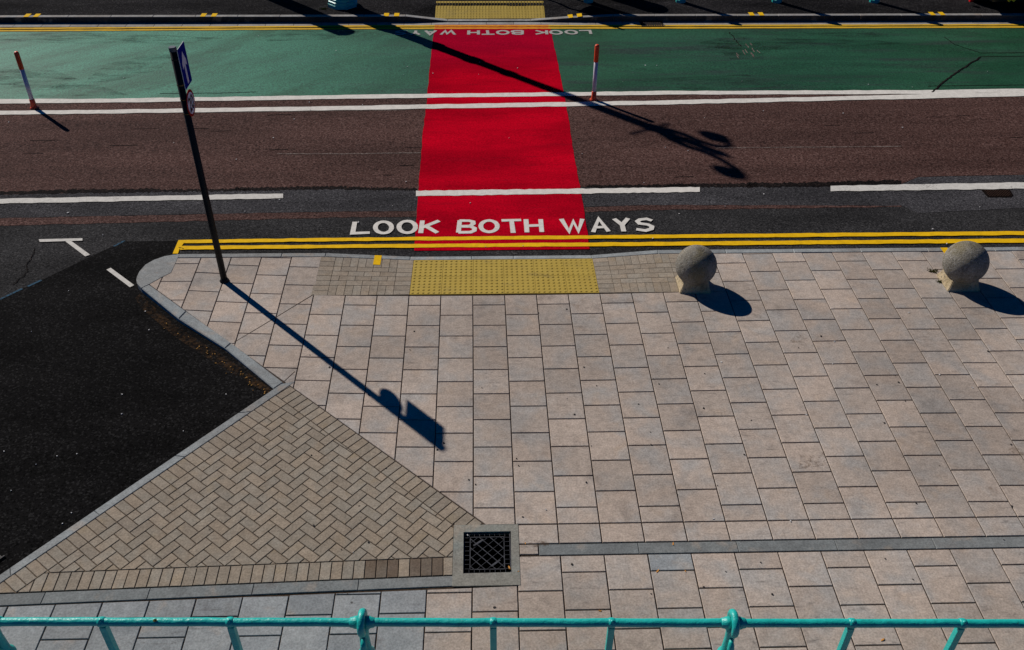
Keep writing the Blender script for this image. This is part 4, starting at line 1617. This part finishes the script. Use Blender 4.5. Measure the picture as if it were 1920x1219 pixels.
# ---- black vehicle in the top right corner
vp = at(1832, 10, FARZ)
va = thing('parked_van', 'black vehicle cut off by the top right corner, with a red lamp and yellow stickers', 'van', (vp.x - 0.05, vp.y - 0.04, FARZ))
def vbox(pts, y0, y1, name, mat, parent):
    bm = bmesh.new()
    box(bm, pts[0], pts[1], None, pts[2])
    return obj(name, bm, mat, parent)
vbox(((1.0, 1.75, 0.80), (1.85, 4.1, 1.1), 0.12), 0, 0, 'body', M['van'], va)
vbox(((1.0, 2.1, 1.62), (1.65, 3.0, 0.62), 0.15), 0, 0, 'cabin', M['van'], va)
vbox(((1.0, -0.33, 0.38), (1.8, 0.22, 0.32), 0.05), 0, 0, 'bumper', M['van'], va)
for x in (0.10, 1.9):
    for y in (0.35, 3.0):
        bm = bmesh.new()
        lathe(bm, [(0.18, -0.09), (0.29, -0.085), (0.31, -0.05), (0.31, 0.05), (0.29, 0.085), (0.18, 0.09)], 28, 'X', (x, y, 0.31))
        ty_ = obj('wheel', bm, M['rubber'], va, True)
        bm = bmesh.new()
        sd = -1 if x < 1 else 1
        lathe(bm, [(0.26, sd * 0.085), (0.275, sd * 0.10), (0.24, sd * 0.105), (0.05, sd * 0.07), (0.02, sd * 0.07)], 28, 'X', (x, y, 0.31))
        bmesh.ops.recalc_face_normals(bm, faces=bm.faces)
        obj('rim', bm, M['chrome'], ty_, True)
vbox(((-0.12, 0.05, 0.12), (0.08, 0.08, 0.09), 0.02), 0, 0, 'tail_light', M['lamp_red'], va)
bm = bmesh.new()
for k in range(2):
    box(bm, (0.50 + k * 0.10, -0.447, 0.31), (0.07, 0.012, 0.14), Matrix.Rotation(0.6, 3, 'Y'), 0.003)
obj('sticker', bm, M['yellow_panel'], va)

# ---- small litter
def scatter(name, n, fn, mat, sx, sy, zf, label=None):
    bm = bmesh.new()
    for k in range(n):
        p = fn()
        s = random.uniform(.5, 1.3)
        a = random.uniform(0, PI)
        c, sn = math.cos(a), math.sin(a)
        pts = []
        for u, v in ((-1, -.6), (0, -1), (1, -.2), (.7, .8), (-.6, .9)):
            x, y = u * sx * s, v * sy * s
            pts.append((p[0] + x * c - y * sn, p[1] + x * sn + y * c))
        zz = zf(*p)
        t = [bm.verts.new((q[0], q[1], zz + random.uniform(.003, .010))) for q in pts]
        l = [bm.verts.new((q[0], q[1], zz + 0.0005)) for q in pts]
        bm.faces.new(t if poly_area(pts) > 0 else t[::-1])
        for i in range(5):
            bm.faces.new((l[i], l[(i + 1) % 5], t[(i + 1) % 5], t[i]))
    return tag(obj(name, bm, mat), label, kind='stuff')
def kerbside():
    t = random.betavariate(2.2, 1.2)
    return rd(265 + 250 * t + random.gauss(0, 4) - 6, 560 + 176 * t + abs(random.gauss(0, 7)) + 6 * (1 - t) + 3)
scatter('fallen_leaves', 45, kerbside, M['leaf'], 0.009, 0.006, lambda x, y: zroad(y) + 0.006)
scatter('litter', 55, lambda: rd(random.uniform(0, 1900), random.uniform(60, 470)), M['paper'], 0.012, 0.008, lambda x, y: zroad(y) + 0.012)
def onaccess():
    while True:
        x, y = random.uniform(0, 520), random.uniform(500, 1050)
        if y < 1070 - (x * 0.69) and y > 560 - x * .2 + (max(x - 260, 0) * .85):
            return rd(x, y)
scatter('litter', 16, onaccess, M['paper'], 0.008, 0.006, lambda x, y: zroad(y) + 0.006)
scatter('gum_spots', 60, lambda: pv(random.uniform(560, 1900), random.uniform(580, 1150)), M['gum'], 0.010, 0.008, lambda x, y: -0.0005)
scatter('litter', 14, lambda: pv(random.uniform(650, 1900), random.uniform(580, 1100)), M['paper'], 0.011, 0.006, lambda x, y: 0.0005)
def spots(lst):
    it = iter(lst)
    return lambda: pv(*next(it))
scatter('cigarette_ends', 8, spots([(1233, 1071), (1285, 1071), (1125, 1146), (955, 1065), (985, 1019), (1262, 1020), (972, 1072), (1655, 1200)]), M['butt'], 0.018, 0.006, lambda x, y: 0.0)
# weeds at the foot of the right ball and of the lamp
bm = bmesh.new()
def tuft(c, n, r, z):
    for k in range(n):
        a, l = random.uniform(0, 6.28), random.uniform(.3, 1) * r
        x, y = c[0] + random.gauss(0, r * .5), c[1] + random.gauss(0, r * .35)
        h = random.uniform(.01, .035)
        v = [bm.verts.new((x - .006, y, z)), bm.verts.new((x + .006, y, z)), bm.verts.new((x + l * .4 * math.cos(a), y + l * .4 * math.sin(a), z + h))]
        bm.faces.new(v)
tuft(pv(1749, 509), 70, 0.06, 0.0)
tuft(pv(1762, 529), 40, 0.035, 0.0)
tuft(fp(607, 17), 80, 0.09, FARZ)
tag(obj('weeds', bm, M['moss']), kind='stuff')
